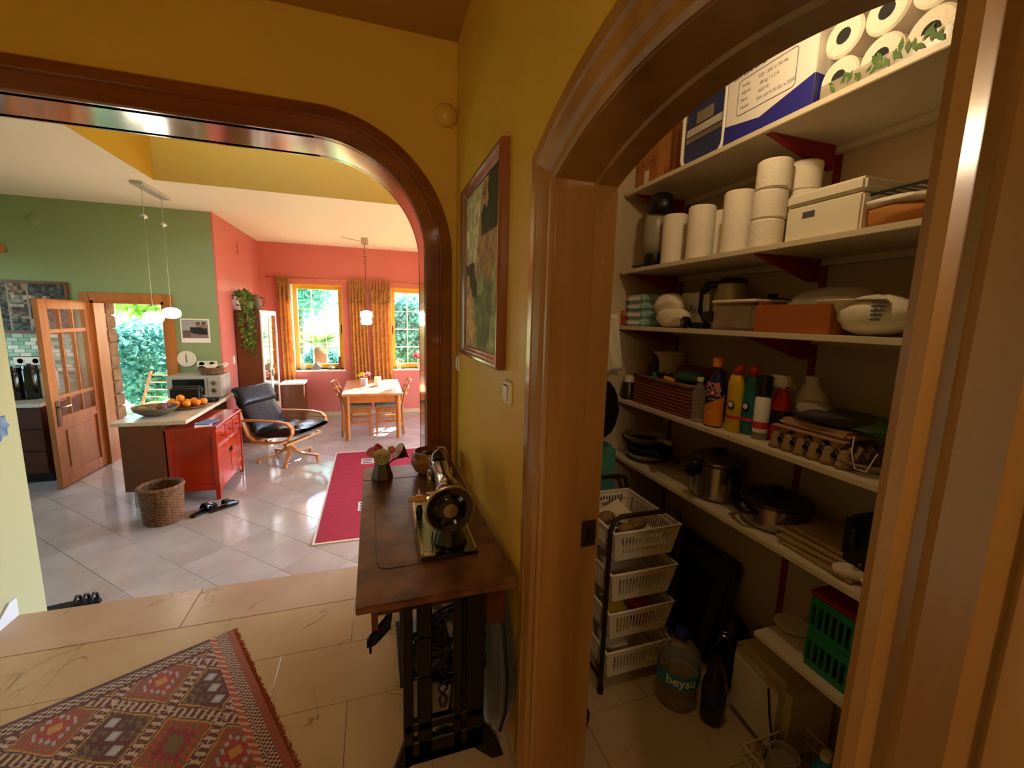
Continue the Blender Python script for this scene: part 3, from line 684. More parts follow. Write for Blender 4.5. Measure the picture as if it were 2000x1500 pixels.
for i, (x, y_, a, m_) in enumerate(((-1.60, 4.80, .3, 'paper'), (-1.585, 4.86, -.2, 'blue_paper'))):
    o = MB().box(-.07, -.1, 0, .07, .1, .008).build('letter', m_, bevel=.001); o.location = (x, y_, FZ+oh+.008*i); o.rotation_euler = (0,0,a)
    tag(o, ('white envelope lying on the red cabinet', 'blue printed leaflet on top of the white envelope')[i], 'paper')
# fruit plate
plc = Vector((-1.93, 5.32, IZ)); pt = MB().lathe([(.06,0),(.08,.006),(.2,.022),(.2,.028),(.08,.012),(0,.012)], 28).build('fruit_plate', 'brown_board', smooth=40); pt.location = plc; tag(pt, 'wide dark plate holding oranges on the worktop', 'plate')
mat('orange_peel', 'ee8a12', .45, bump=.15, bscale=90); mat('banana_skin', 'e0a02a', .5)
pos = [(-.11,-.03,0),(-.04,-.09,0),(.05,-.08,0),(.12,-.02,0),(.02,.02,0),(-.07,.07,0),(.06,.09,0),(-.13,.06,0),(-.02,-.03,.055),(.16,.05,0)]
om = None
for i, (x, y_, z_) in enumerate(pos):
    if om is None:
        om = thing('orange', 'whole orange lying on the dark fruit plate', 'orange', (0,0,0), 0, 'oranges on the plate')
        MB().ell((0,0,.035), (.038,.038,.035), 14, 9).build('peel', 'orange_peel', om, smooth=True); MB().ell((0,0,.07), (.006,.006,.003), 8, 5).build('stem_end', 'leaf_green', om)
        o = om; o.location = plc+Vector((x, y_, .018+z_))
    else: copy_thing(om, plc+Vector((x, y_, .018+z_)), i*1.3, om['label'])
# bowl with potatoes
bc = Vector((-2.05, 4.98, IZ)); mat('bowl_grey', '5c584c', .5, bump=.2, bscale=30)
bo = MB().lathe([(.07,0),(.1,.008),(.165,.05),(.185,.085),(.178,.085),(.155,.055),(.09,.016),(0,.014)], 28).build('stone_bowl', 'bowl_grey', smooth=40); bo.location = bc; tag(bo, 'wide grey bowl with potatoes at the near end of the worktop', 'bowl')
mat('potato', '8a6a44', .8, bump=.3, bscale=30); mat('onion', '7a4432', .4); mat('ginger', 'a88a50', .8, bump=.3, bscale=30)
for i, (x, y_, z_, m_, nm) in enumerate(((-.08,-.05,.05,'ginger','ginger_root'), (0,-.06,.045,'potato','potato'), (.07,-.02,.055,'onion','onion'), (-.03,.05,.05,'potato','potato'), (.06,.07,.055,'onion','onion'))):
    o = MB().ell((0,0,0), (.048,.038,.036), 14, 9, bump=.05, seed=i).build(nm, m_, smooth=True); o.location = bc+Vector((x, y_, z_+.012)); o.rotation_euler = (0,.2,i)
    tag(o, {'ginger_root':'knobbly ginger root at the left in the grey bowl', 'potato':'brown potato at the '+('front','back')[i > 2]+' of the grey bowl', 'onion':'reddish onion at the '+('front','back')[i > 2]+' right of the grey bowl'}[nm], nm.split('_')[0], {'potato':'potatoes in the bowl','onion':'onions in the bowl'}.get(nm))
# toaster, pan, microwave, basket
ts = thing('toaster', 'black toaster standing in front of the microwave', 'toaster', (-1.98, 5.56, IZ), .1)
MB().box(-.14, -.08, .01, .14, .08, .19).build('body', 'black', ts, bevel=.02, seg=3)
for y_ in (-.03, .03): MB().box(-.11, y_-.012, .186, .11, y_+.012, .192).build('slot', 'black_gloss', ts)
MB().box(.14, -.02, .1, .165, .02, .13).build('lever', 'black', ts, bevel=.004)
pn = thing('black_pan', 'flat black frying pan lying on the worktop beside the toaster', 'pan', (-1.768, 5.62, IZ))
MB().lathe([(.05,0),(.062,.004),(.074,.026),(.07,.026),(.055,.008),(0,.008)], 24).build('pan_body', 'black', pn, smooth=40); MB().tube([(.03,-.06,.022),(.04,-.09,.03),(.045,-.12,.034)], .01, 8).build('handle', 'black', pn, smooth=True)
mw = thing('microwave_oven', 'silver microwave oven at the wall end of the worktop', 'microwave', (-1.99, 5.98, IZ)); 
MB().box(-.27, -.17, .015, .27, .18, .27).build('body', 'microwave', mw, bevel=.008)
d = MB().box(-.265, -.185, .02, .13, -.17, .265).build('door', 'microwave', mw, bevel=.005); MB().box(-.21, -.188, .05, .105, -.184, .235).build('window', 'screen', d, bevel=.01)
pnl = MB().box(.133, -.185, .02, .265, -.17, .265).build('control_panel', 'microwave', mw, bevel=.005)
for z_ in (.10, .19): MB().lathe([(.026,0),(.024,.015),(0,.016)], 16, T(.2,-.185,z_) @ Matrix.Rotation(PI/2, 4, 'X')).build('knob', 'steel', pnl, smooth=40)
MB().box(.15, -.188, .03, .25, -.185, .06).build('door_button', 'microwave', pnl, bevel=.002)
MB().box(.2701, -.12, .05, .274, .12, .24).build('side_vent', 'microwave', mw, bevel=.002)
mat('wicker', '8a5f3c', .75, col2='5f3d22', nscale=40, bump=.6, bscale=80); mat('wicker_dark', '6e4d33', .8, bump=.6, bscale=70); mat('wicker_pale', 'a88a66', .8, bump=.5, bscale=70)
bb = thing('bread_basket', 'small woven basket with a cloth on top of the microwave', 'basket', (-1.86, 5.98, IZ+.27))
MB().lathe([(.09,0),(.11,.01),(.135,.07),(.14,.09),(.13,.09),(.1,.015),(0,.012)], 24).build('bowl', 'wicker_dark', bb, smooth=40)
for k in range(10): a = 2*PI*k/10; MB().tube([(.11*math.cos(a),.11*math.sin(a),.012),(.136*math.cos(a+.35),.136*math.sin(a+.35),.085)], .004, 5).build('weave_strand', 'wicker_pale', bb)
MB().grid(lambda u, v: Vector((-.12+.28*u, -.1+.2*v, .085+.03*math.sin(u*9)*math.cos(v*7)+.02*u)), 14, 10).build('cloth', 'off_white', bb, smooth=True, solid=.004)
# ------------------------------------------------------------------ kitchen back
kc = thing('kitchen_unit', 'dark wooden kitchen base unit with drawers behind the open door', 'cabinet', (-3.9, 5.60, FZ)); kh = .86
MB().box(-1.4, .02, .1, .62, .57, kh-.04).build('body', 'dark_cab', kc); MB().box(-1.4, .06, 0, .62, .5, .1).build('plinth', 'black', kc)
for i in range(3):
    for jx in range(2):
        x0 = -.78+.7*jx; z0 = .12+.235*i; d = MB().box(x0+.005, 0, z0, x0+.695, .02, z0+.225).build('drawer', 'dark_cab', kc, bevel=.003)
        MB().box(x0+.28, -.025, z0+.14, x0+.42, -.012, z0+.155).build('handle', 'steel', d, bevel=.003)
kw = MB().box(-5.3, 5.57, FZ+kh-.04, -3.27, YG-.002, FZ+kh).build('kitchen_worktop', 'worktop', bevel=.004); tag(kw, 'pale worktop on the dark kitchen unit', 'worktop')
KT = FZ+kh
for i, (px, m_, lb, r, h_) in enumerate(((26, 'black_gloss', 'left of the two black kitchen canisters', .078, .36), (54, 'black_gloss', 'right of the two black kitchen canisters', .080, .38), (82, 'off_white', 'cream round canister beside the black canisters', .078, .34))):
    p = at(px, 760, y=5.85); t = thing('canister', lb, 'canister', (p.x, 5.85+.06*i, KT), 0, 'kitchen canisters')
    MB().lathe([(r*.9,0),(r,.02),(r,h_*.8),(r*.85,h_*.86),(0,h_*.86)], 20).build('body', m_, t, smooth=40); MB().lathe([(r*.88,h_*.86),(r*.8,h_*.95),(.02,h_*.97),(.02,h_),(0,h_)], 20).build('lid', m_, t, smooth=40)
# mosaic splashback
sb = thing('mosaic_splashback', 'green and white mosaic tile splashback behind the kitchen worktop', 'splashback', (-3.9, YG-.002, KT+.01))
MB().box(-.62, -.004, 0, .68, 0, .68).build('backing', 'grout', sb)
for c_, nm in (('9fc4ae','mos_a'), ('d8e2d0','mos_b'), ('4f8a78','mos_c'), ('7fae98','mos_d')): mat(nm, c_, .2)
tms = [MB().box(0, -.009, 0, .094, -.004, .037).build('mosaic_tile', m_, sb, bevel=.002, seg=1) for m_ in ('mos_a','mos_b','mos_c','mos_d')]
n_ = 0
for j in range(16):
    for i in range(13):
        x = -.62+.1*i+(.05 if j % 2 else 0)
        if x+.095 > .68: continue
        k = random.choice((0,0,1,1,2,3)); o = tms[n_] if n_ < 4 else copy_part(tms[k], sb); n_ += 1
        o.location = (x, 0, .003+.042*j)
so_ = thing('kitchen_socket', 'cream double wall socket on the mosaic splashback', 'socket', (at(55,705,y=YG-.02).x, YG-.012, at(55,705,y=YG-.02).z))
MB().box(-.13,-.012,-.05,.13,0,.05).build('plate', 'off_white', so_, bevel=.006)
for x_ in (-.065,.065): MB().lathe([(.034,0),(.034,.004),(.028,.004),(.026,-.004),(0,-.004)], 18, T(x_,-.012,0) @ Matrix.Rotation(PI/2,4,'X')).build('outlet', 'off_white', so_, smooth=40)
# ------------------------------------------------------------------ wall pictures, clock, sockets in the far room
def wall_disc(px, py, y): return at(px, py, y=y)
def painted(name, x0, x1, z0, z1, y, fn, nu, nv, parent): return MB().grid(lambda u, v: Vector((x0+(x1-x0)*u, y, z0+(z1-z0)*v)), nu, nv, fn).build(name, 'print', parent)
def hashc(*a): return random.Random(repr(a)).random()
cg = thing('photo_collage', 'framed collage of many small photographs on the green wall', 'picture', (-3.68, YG-.002, at(60,600,y=YG).z))
cw, chh = .42, .255
def colf(u, v):
    gx, gy = u*5, v*4; fx, fy = gx % 1, gy % 1; i, j = int(gx), int(gy)
    if fx < .05 or fy < .06: return (.6,.56,.5)
    b = .15+.5*hashc('c', i, j); s = hashc(int(gx*5), int(gy*5), 'x')
    base = ((.5,.47,.42), (.35,.33,.3), (.6,.5,.42), (.25,.28,.26))[int(hashc(i,j)*4)]
    return tuple(max(.03, min(1, c*(.4+.9*s)*(.6+b))) for c in base)
painted('photos', -cw, cw, -chh, chh, -.008, colf, 50, 32, cg)
for q in ((-cw-.03,-chh-.03,cw+.03,-chh), (-cw-.03,chh,cw+.03,chh+.03), (-cw-.03,-chh,-cw,chh), (cw,-chh,cw+.03,chh)): MB().box(q[0],-.022,q[1],q[2],0,q[3]).build('frame_rail', 'brown_board', cg, bevel=.003)
MB().box(-cw,-.007,-chh,cw,0,chh).build('backing', 'black', cg)
pc = at(382, 646, y=YG); pr = thing('instant_photo_print', 'big white bordered photo print of two people beside a dark animal', 'picture', (pc.x, YG-.002, pc.z))
MB().box(-.15,-.006,-.145,.15,0,.145).build('border', 'paper', pr)
def polf(u, v):
    if (u-.62)**2+(v-.82)**2 < .006 or (u-.84)**2+(v-.84)**2 < .007: return (.35,.22,.16)
    if .3 < u < .95 and .2 < v < .58 and abs((v-.42)-.25*(.6-u)) < .2: return (.1,.1,.11)
    if .05 < u < .3 and .05 < v < .4: return (.42,.32,.28)
    if u > .55 and .5 < v < .75: return (.55,.45,.4)
    return (.62,.62,.62) if v > .45 else (.5,.42,.4)
painted('photo', -.135, .135, -.09, .13, -.0075, polf, 26, 20, pr)
ck = at(365, 701, y=YG); clk = thing('wall_clock', 'small round cream wall clock above the microwave', 'clock', (ck.x, YG-.002, ck.z))
MB().lathe([(.098,0),(.1,.012),(.092,.02),(.088,.016),(0,.016)], 28, Matrix.Rotation(PI/2,4,'X')).build('dial', 'off_white', clk, smooth=40)
MB().bar((0,-.018,0),(.0,-.018,.06),.006,.003,(0,1,0)).build('hand', 'brass_dark', clk); MB().bar((0,-.019,0),(.004,-.019,-.045),.007,.003,(0,1,0)).build('hand', 'brass_dark', clk)
for k in range(12): a = k*PI/6; MB().box(.075*math.cos(a)-.003,-.018,.075*math.sin(a)-.003,.075*math.cos(a)+.003,-.016,.075*math.sin(a)+.003).build('hour_mark', 'brass_dark', clk)
sk_ = at(405, 711, y=YG); s2 = thing('wall_socket', 'cream double wall socket behind the microwave basket', 'socket', (sk_.x, YG-.001, sk_.z))
MB().box(-.11,-.012,-.04,.11,0,.04).build('plate', 'off_white', s2, bevel=.005)
for x_ in (-.055,.055): MB().lathe([(.028,0),(.028,.003),(.022,-.003),(0,-.003)], 16, T(x_,-.012,0) @ Matrix.Rotation(PI/2,4,'X')).build('outlet', 'brass_dark', s2)
p = at(456, 703, x=XR); s3 = thing('light_switch', 'small white light switch on the red side wall', 'switch', (XR, p.y, p.z))
MB().box(0,-.04,-.055,.01,.04,.055).build('plate', 'off_white', s3, bevel=.003); MB().box(.01,-.028,-.035,.014,.028,.035).build('rocker', 'glossy_white', s3, bevel=.002)
p = at(2, 485, y=YG); o = MB().lathe([(.03,0),(.045,.012),(.02,.03),(0,.03)], 14, Matrix.Rotation(PI/2,4,'X')).build('wall_hook', 'orange_wood', smooth=40); o.location = (p.x, YG, p.z); tag(o, 'small wooden knob high on the green wall at the left edge', 'wall hook')
p = at(66, 429, y=YG); o = MB().lathe([(.06,0),(.06,.006),(.05,.012),(0,.012)], 20, Matrix.Rotation(PI/2,4,'X')).build('junction_cover', 'green_wall', smooth=40); o.location = (p.x, YG, p.z); tag(o, 'round junction cover painted green high on the kitchen wall', 'cover')
p = at(463, 485, x=XR); o = MB().box(0,-.012,-.08,.012,.012,.08).build('wall_bracket', 'red_wall', bevel=.004); o.location = (XR, p.y, p.z); tag(o, 'small painted bracket high on the red side wall', 'bracket')
# ------------------------------------------------------------------ tall cabinet with plant
tcx0, tcx1, tcy0, tcy1 = XR+.012, -1.46, 6.74, 7.72; tct = CAMH+.016
cb = thing('display_cabinet', 'tall brown display cabinet with glass doors against the red wall', 'cabinet', ((tcx0+tcx1)/2, tcy0, FZ)); hw = (tcx1-tcx0)/2; ht = tct-FZ; dp_ = tcy1-tcy0
MB().box(-hw,0,0,hw-.02,.02,ht).build('side_panel', 'brown_board', cb); MB().box(-hw,dp_-.02,0,hw-.02,dp_,ht).build('side_panel', 'brown_board', cb)
MB().box(-hw,.02,0,-hw+.012,dp_-.02,ht).build('back_panel', 'brown_board', cb); MB().box(-hw,.02,ht-.03,hw-.02,dp_-.02,ht).build('top_panel', 'brown_board', cb)
for z_ in (.08,.55,.9,1.25,1.55): MB().box(-hw+.012,.02,z_,hw-.03,dp_-.02,z_+.018).build('shelf', 'brown_board', cb)
for i in range(2):
    y0 = .0+dp_/2*i; d = MB().box(hw-.02,y0+.003,.06,hw,y0+.05,ht-.01).build('glass_door', 'glossy_white', cb, bevel=.003)
    MB().box(hw-.02,y0+dp_/2-.05,.06,hw,y0+dp_/2-.003,ht-.01).build('door_stile', 'glossy_white', d, bevel=.003)
    MB().box(hw-.02,y0+.05,ht-.07,hw,y0+dp_/2-.05,ht-.01).build('door_rail', 'glossy_white', d); MB().box(hw-.02,y0+.05,.06,hw,y0+dp_/2-.05,.12).build('door_rail', 'glossy_white', d)
    MB().box(hw-.012,y0+.05,.12,hw-.008,y0+dp_/2-.05,ht-.07).build('glass', 'pane', d); MB().box(hw,y0+(dp_/2-.04 if i == 0 else .03),.9,hw+.02,y0+(dp_/2-.03 if i == 0 else .04),1.0).build('handle', 'steel', d)
lz = at(570, 754, y=7.4).z
sbd = thing('low_sideboard', 'low wooden sideboard in the sun below the left window', 'sideboard', (-1.28, 7.75, FZ))
MB().box(-.16,0,.05,.16,.36,lz-FZ-.03).build('body', 'brown_board', sbd, bevel=.003); MB().box(-.18,-.02,lz-FZ-.03,.18,.38,lz-FZ).build('top', 'glossy_white', sbd, bevel=.004)  # white of the top is sunlight put into its colour
for q in ((-.14,.03),(.12,.03),(-.14,.31),(.12,.31)): MB().box(q[0],q[1],0,q[0]+.03,q[1]+.03,.05).build('foot', 'brown_board', sbd)
pp = thing('trailing_ivy', 'trailing ivy in a pot spilling over the tall cabinet', 'houseplant', (tcx0+.12, tcy0+.11, tct))
MB().lathe([(.06,0),(.085,.14),(.078,.14),(.055,.02),(0,.02)], 18).build('pot', 'pottery', pp, smooth=40)
rnd = random.Random(11)
for v_ in range(15):
    a = rnd.uniform(-2.6,-.4) if v_ < 11 else rnd.uniform(0,6.28); L = rnd.uniform(.15,.35) if v_ > 4 else rnd.uniform(.5,.72)
    pts = [Vector((0,0,.13))]; r1 = rnd.uniform(.1,.17); hh = rnd.uniform(.14,.26)
    pts.append(Vector((math.cos(a)*r1*.5, math.sin(a)*r1*.5, hh))); pts.append(Vector((math.cos(a)*r1, math.sin(a)*r1-.03, hh-.08)))
    if v_ <= 4:
        x0 = pts[-1].x
        for k in range(1,7): pts.append(Vector((x0*.6+.12*v_/4*.4+.02*math.sin(k*1.7+v_), -.14-.01*math.sin(k), .08-L*k/6)))
    mb = MB(); mb.tube(pts, .003, 4)
    for k in range(len(pts)-1):
        for _ in range(9 if v_ > 4 else 6):
            c = pts[k].lerp(pts[k+1], rnd.random())+Vector((rnd.uniform(-.03,.03), rnd.uniform(-.03,.01), rnd.uniform(-.02,.03)))
            q = Matrix.Rotation(rnd.uniform(-1,1), 3, 'X') @ Matrix.Rotation(rnd.uniform(0,6.28), 3, 'Y'); l = rnd.uniform(.028,.05)
            mb.add([c, c+q@Vector((l*.5,-.01,l*.4)), c+q@Vector((0,-.015,l)), c+q@Vector((-l*.5,-.01,l*.4))], [(0,1,2),(0,2,3)])
    mb.build('vine', 'leaf_bright' if v_ % 3 == 0 else 'leaf_green', pp, fix=False)
jg = thing('pottery_jug', 'dark pottery jug on top of the tall cabinet', 'jug', (tcx1-.13, tcy0+.35, tct))
MB().lathe([(.06,0),(.075,.06),(.055,.14),(.05,.19),(.065,.22),(.055,.22),(0,.05)], 18).build('body', 'pottery', jg, smooth=40); MB().tube([(.05,0,.19),(.11,0,.17),(.1,0,.09),(.07,0,.06)], .009, 6).build('handle', 'pottery', jg, smooth=True)
vase('glass_beaker', 'small glass beaker beside the pottery jug on the tall cabinet', 'glass', (tcx1-.16, tcy0+.12, tct), [(.035,0),(.04,.1),(.036,.1),(.032,.01),(0,.01)], 'clear_plastic')
# ------------------------------------------------------------------ recliner
rc = thing('recliner_chair', 'black leather recliner with bentwood arms on a star base', 'armchair', (-1.04, 5.87, FZ), -.50)
def pad(nm, p0, p1, wd, th, n=9, ripple=.012, seed=0, par=rc, m='leather'):
    p0, p1 = Vector(p0), Vector(p1); d = (p1-p0); up = Vector((-d.z,0,d.x)).normalized(); rn = random.Random(seed); ph = [rn.uniform(0,6) for _ in range(4)]
    def f(u, v):
        # closed cross section round the pad, u round, v along
        a = 2*PI*u; cx, cy = math.cos(a), math.sin(a); e = .35
        sxx = math.copysign(abs(cx)**e, cx); syy = math.copysign(abs(cy)**.7, cy)
        w_ = wd/2*sxx*(1-.0*v); t_ = th/2*syy*(1-.7*abs(2*v-1)**6)
        r_ = ripple*(math.sin(v*19+ph[0]+2.2*math.sin(w_*9+ph[1]))+.6*math.sin(w_*31+v*9+ph[2]))*(1 if syy > 0 else 0)
        q = p0+d*v; return Vector((q.x, w_, q.z))+up*(t_+r_)
    return MB().grid(f, 40, 26).build(nm, m, par, smooth=True)
pad('seat_pad', (-.25,0,.36), (.36,0,.44), .56, .13, seed=1); pad('back_pad', (-.24,0,.36), (-.50,0,.83), .56, .12, seed=2); pad('head_cushion', (-.40,0,.70), (-.50,0,.93), .58, .14, seed=3, ripple=.016)
for s_ in (-1,1):
    y_ = s_*.32; c_ = [(-.42,y_,.66),(-.36,y_,.50),(-.30,y_,.36),(-.22,y_,.30),(-.05,y_,.29),(.12,y_,.31),(.25,y_,.36),(.30,y_,.43),(.30,y_,.50),(.24,y_,.55),(.1,y_,.565),(-.15,y_,.56),(-.36,y_,.55)]
    mb = MB()
    for a_, b_ in zip(c_[:-1], c_[1:]): mb.bar(a_, b_, .05, .02, (0,0,1) if abs(b_[0]-a_[0]) > abs(b_[2]-a_[2]) else (1,0,0))
    mb.build('bentwood_arm', 'pale_wood', rc)
for x_ in (-.22, .2): MB().box(x_-.025,-.33,.275,x_+.025,.33,.30).build('cross_bar', 'pale_wood', rc)
MB().cyl((0,0,.20),(0,0,.29),.022,n=12).build('swivel', 'steel', rc); MB().cyl((0,0,.08),(0,0,.21),.04,n=16).build('hub', 'pale_wood', rc)
for k in range(5):
    a = 2*PI*k/5+.2; e = Vector((math.cos(a), math.sin(a), 0)); mb = MB(); pts = [e*.03+Vector((0,0,.17)), e*.1+Vector((0,0,.10)), e*.16+Vector((0,0,.075)), e*.30+Vector((0,0,.06)), e*.36+Vector((0,0,.05))]
    for a_, b_ in zip(pts[:-1], pts[1:]): mb.bar(a_, b_, .045, .022)
    lg = mb.build('base_leg', 'pale_wood', rc); MB().cyl(e*.35+Vector((0,0,0)), e*.35+Vector((0,0,.045)), .022, n=10).build('foot_pad', 'pale_wood', lg)
# ------------------------------------------------------------------ wicker basket, slippers, sandal, red rug
bk = at(315, 1008, z=FZ); wb = thing('wicker_basket', 'round brown wicker waste basket by the island', 'basket', (-1.80, 4.33, FZ))
R0, R1, HB = .135, .152, .32
mb = MB()
for j in range(24):
    z = .01+(HB-.03)*j/23; r_ = R0+(R1-R0)*j/23; n = 56; o_ = (j % 2)*PI
    mb.tube([((r_+.006*math.sin(k*14*2*PI/n*1+o_))*math.cos(2*PI*k/n), (r_+.006*math.sin(k*14*2*PI/n+o_))*math.sin(2*PI*k/n), z) for k in range(n)], .0075, 5, True)
mb.build('woven_side', 'wicker', wb, smooth=True)['kind'] = 'stuff'
for k in range(28):
    a = 2*PI*k/28; MB().tube([(R0*math.cos(a),R0*math.sin(a),0),(R1*math.cos(a),R1*math.sin(a),HB)], .006, 5).build('stake', 'wicker_dark' if k % 4 else 'wicker_pale', wb)
MB().tube([(R1*1.02*math.cos(2*PI*k/32), R1*1.02*math.sin(2*PI*k/32), HB) for k in range(32)], .018, 8, True).build('rim', 'wicker', wb, smooth=True)
MB().lathe([(0,.005),(R0-.005,.005),(R0-.005,.02),(0,.02)], 24).build('bottom', 'wicker_dark', wb)
def slipper(label, loc, rz, open_back=True):
    t = thing('slipper', label, 'slipper', loc, rz, 'black slippers by the red cabinet')
    k_ = 1.2; ol = [(-.13,0),(-.12,.03),(-.06,.036),(.02,.038),(.09,.045),(.125,.03),(.135,0),(.125,-.03),(.09,-.042),(.02,-.036),(-.06,-.034),(-.12,-.028)]
    MB().prism(ol, 'z', 0, .018).build('sole', 'black', t, bevel=.005)
    MB().grid(lambda u, v: Vector((.0+.125*v, (-.043+.086*u)*(1-.35*v*v), .018+.062*math.sin(PI*u)**.6*(1-.75*v*v))), 14, 8).build('upper', 'black_gloss', t, smooth=True, solid=.006)
    return t
sl = slipper('black slipper, left one of the pair in front of the red cabinet', at(398,1000,z=FZ), 1.1); copy_thing(sl, at(437,992,z=FZ), .75, 'black slipper, right one of the pair in front of the red cabinet')
sp_ = at(132, 1180, z=FZ+.04); sn = thing('sandal', 'dark sandal on the lower floor just behind the marble step', 'sandal', (sp_.x+.02, 3.12, FZ), .1)
MB().prism([(-.14,-.035),(-.05,-.04),(.08,-.045),(.13,-.02),(.13,.02),(.08,.045),(-.05,.04),(-.14,.03)], 'z', .0, .03).build('sole', 'black', sn, bevel=.008)
for x_ in (.02,.06,.1): MB().tube([(x_,-.044,.02),(x_,-.03,.06),(x_,0,.075),(x_,.03,.06),(x_,.044,.02)], .009, 6).build('strap', 'black', sn, smooth=True)
mat('rug_red', 'b0203f', .95, col2='8f1830', nscale=60, bump=.4, bscale=150, stretch=(.3,3,1))
rr = thing('red_rug', 'crimson flat woven rug on the tiled dining floor', 'rug', (-.505, 3.52, FZ)); RW, RL = 1.1, 2.43
MB().box(.02,.02,0,RW-.02,RL-.02,.008).build('field', 'rug_red', rr); mat('rug_white', 'd9cfc4', .9); mat('rug_blue', '2c3a68', .9)
for q in ((0,0,RW,.02),(0,RL-.02,RW,RL),(0,.02,.015,RL-.02),(RW-.015,.02,RW,RL-.02)): MB().box(q[0],q[1],0,q[2],q[3],.0085).build('edging', 'rug_white', rr)
for y_ in (.55,1.9):
    m1 = MB().box(.33,y_,.008,.48,y_+.2,.0092).build('woven_motif', 'rug_white', rr)
    for i in range(3): MB().box(.345,y_+.02+.06*i,.0092,.465,y_+.05+.06*i,.0098).build('motif_bar', 'rug_blue', m1)
# ------------------------------------------------------------------ treadle sewing table
wood('table_wood', '5c2d17', '3c1c0d', .35, 'y', 10, .3)
mat('table_worn', '7a5038', .38, col2='56301c', nscale=9, bump=.08, bscale=30, lo=.42, hi=.6)
mat('nickel', 'b8a888', .25, 1); mat('japan_black', '0b0a09', .14, coat=.8); mat('plate_metal', '8c9a80', .3, .9)
STZ = CAMH-.86
st_ = thing('treadle_sewing_table', 'worn dark wooden sewing table on a black cast iron treadle frame', 'table', (.185, 1.225, 0))
# local x -.253..+.254, y 0..1.235
MB().box(-.253, 0, STZ-.026, .254, 1.03, STZ).build('tabletop', 'table_worn', st_, bevel=.004)
MB().box(-.253, 1.033, STZ-.026, .254, 1.235, STZ).build('extension_leaf', 'table_worn', st_, bevel=.004)
hp_ = [(-.19,.235),(-.18,.2),(-.16,.185),(-.048,.185),(-.048,.69),(-.17,.69),(-.19,.67)]
MB().prism([(x+(.004 if x > -.1 else -.004), y+(.004 if y > .4 else -.004)) for x, y in hp_], 'z', STZ-.001, STZ+.0004).build('panel_gap', 'black', st_)
MB().prism(hp_, 'z', STZ-.001, STZ+.0018).build('hatch_panel', 'table_worn', st_, bevel=.0008)
MB().box(-.21, .06, STZ-.13, -.19, 1.0, STZ-.026).build('apron', 'table_wood', st_); MB().box(-.19, .13, STZ-.13, .2, .15, STZ-.026).build('apron', 'table_wood', st_)
MB().box(.16, .03, STZ-.17, .225, .30, STZ-.026).build('drawer_box', 'table_wood', st_, bevel=.004)
MB().cyl((-.225,.05,STZ-.05),(-.225,.05,STZ-.026),.008,n=8).build('stop_peg', 'black', st_)
MB().ell((-.15,.30,STZ-.09),(.085,.13,.06),16,10).build('belly_tray', 'table_wood', st_, smooth=True)
for yf, nm in ((.075, 'end_frame'), (1.02, 'end_frame')):
    mb = MB(); y0, y1 = yf, yf+.03
    for a, b in ((-.115,-.082),(-.068,-.018),(.055,.085),(.10,.165)): mb.box(a, y0, .07, b, y1, STZ-.026)
    mb.box(.085, y0+.004, .1, .10, y1-.004, STZ-.1); mb.box(-.115, y0, STZ-.07, .165, y1, STZ-.026); mb.box(-.115, y0, .20, .165, y1, .235); mb.box(-.082, y0, .40, -.018, y1, .415)
    mb.box(-.082, y0, .55, -.018, y1, .565); mb.box(-.115, y0, .07, .165, y1, .11)
    mb.prism([(-.115,.16),(-.16,.03),(-.21,.0),(-.17,.0),(-.09,.07),(.13,.07),(.20,.0),(.245,.0),(.225,.06),(.165,.16)], 'y', y0, y1)
    ef = mb.build(nm, 'iron', st_, bevel=.004, seg=1)
    s = MB()
    for sg in (-1, 1):
        for k in range(3):
            c0 = Vector((.02, (y0+y1)/2, .26+.13*k)); s.tube([c0+Vector((sg*(.005+.03*t/14*math.sin(t*.5)), 0, .11*t/14)) for t in range(15)], .004, 5)
    s.c and s.tube([(.02+.03*math.cos(2*PI*k/20), (y0+y1)/2, .15+.03*math.sin(2*PI*k/20)) for k in range(20)], .005, 5, True)
    s.build('scrollwork', 'iron', ef, smooth=True)['kind'] = 'stuff'
mb = MB(); mb.bar((-.10,.1,.5),(.14,1.03,.2),.03,.012); mb.bar((.14,.1,.5),(-.10,1.03,.2),.03,.012); mb.build('cross_brace', 'iron', st_)
fw = Vector((.085, .16, .44)); mb = MB()
mb.tube([fw+Vector((.15*math.cos(2*PI*k/40), 0, .15*math.sin(2*PI*k/40))) for k in range(40)], .013, 8, True); mb.tube([fw+Vector((.128*math.cos(2*PI*k/40), 0, .128*math.sin(2*PI*k/40))) for k in range(40)], .006, 6, True)
wl = mb.build('flywheel', 'iron', st_, smooth=True)
for k in range(5): a = 2*PI*k/5+.1; MB().bar(fw, fw+Vector((.145*math.cos(a),0,.145*math.sin(a))), .016, .012, (0,1,0)).build('spoke', 'iron', wl)
MB().cyl(fw-Vector((0,.02,0)), fw+Vector((0,.03,0)), .025, n=14).build('hub', 'iron', wl)
mb = MB()
for i in range(8): mb.box(-.1, .42+.045*i, .085, .12, .445+.045*i, .10)
mb.box(-.11,.40,.08,-.09,.78,.105); mb.box(.11,.40,.08,.13,.78,.105); mb.build('foot_treadle', 'iron', st_)
MB().tube([(.06,.2,.10),(.075,.18,.3),fw+Vector((0,.03,-.05))], .006, 6).build('pitman_rod', 'iron', st_)
ar = MB().prism([(-.13,STZ-.05),(-.105,STZ-.05),(-.105,.52),(-.15,.46),(-.165,.43),(-.20,.39),(-.235,.36),(-.235,.33),(-.205,.335),(-.185,.37),(-.145,.395)], 'y', .36, .375).build('knee_lever', 'iron', st_)
MB().tube([(-.222,.365,.345),(-.222,.345,.345),(-.222,.345,.32)], .006, 6).build('hook', 'iron', ar)
MB().box(-.11,.3,.40,-.085,.5,.5).build('dress_guard', 'iron', st_, bevel=.01)

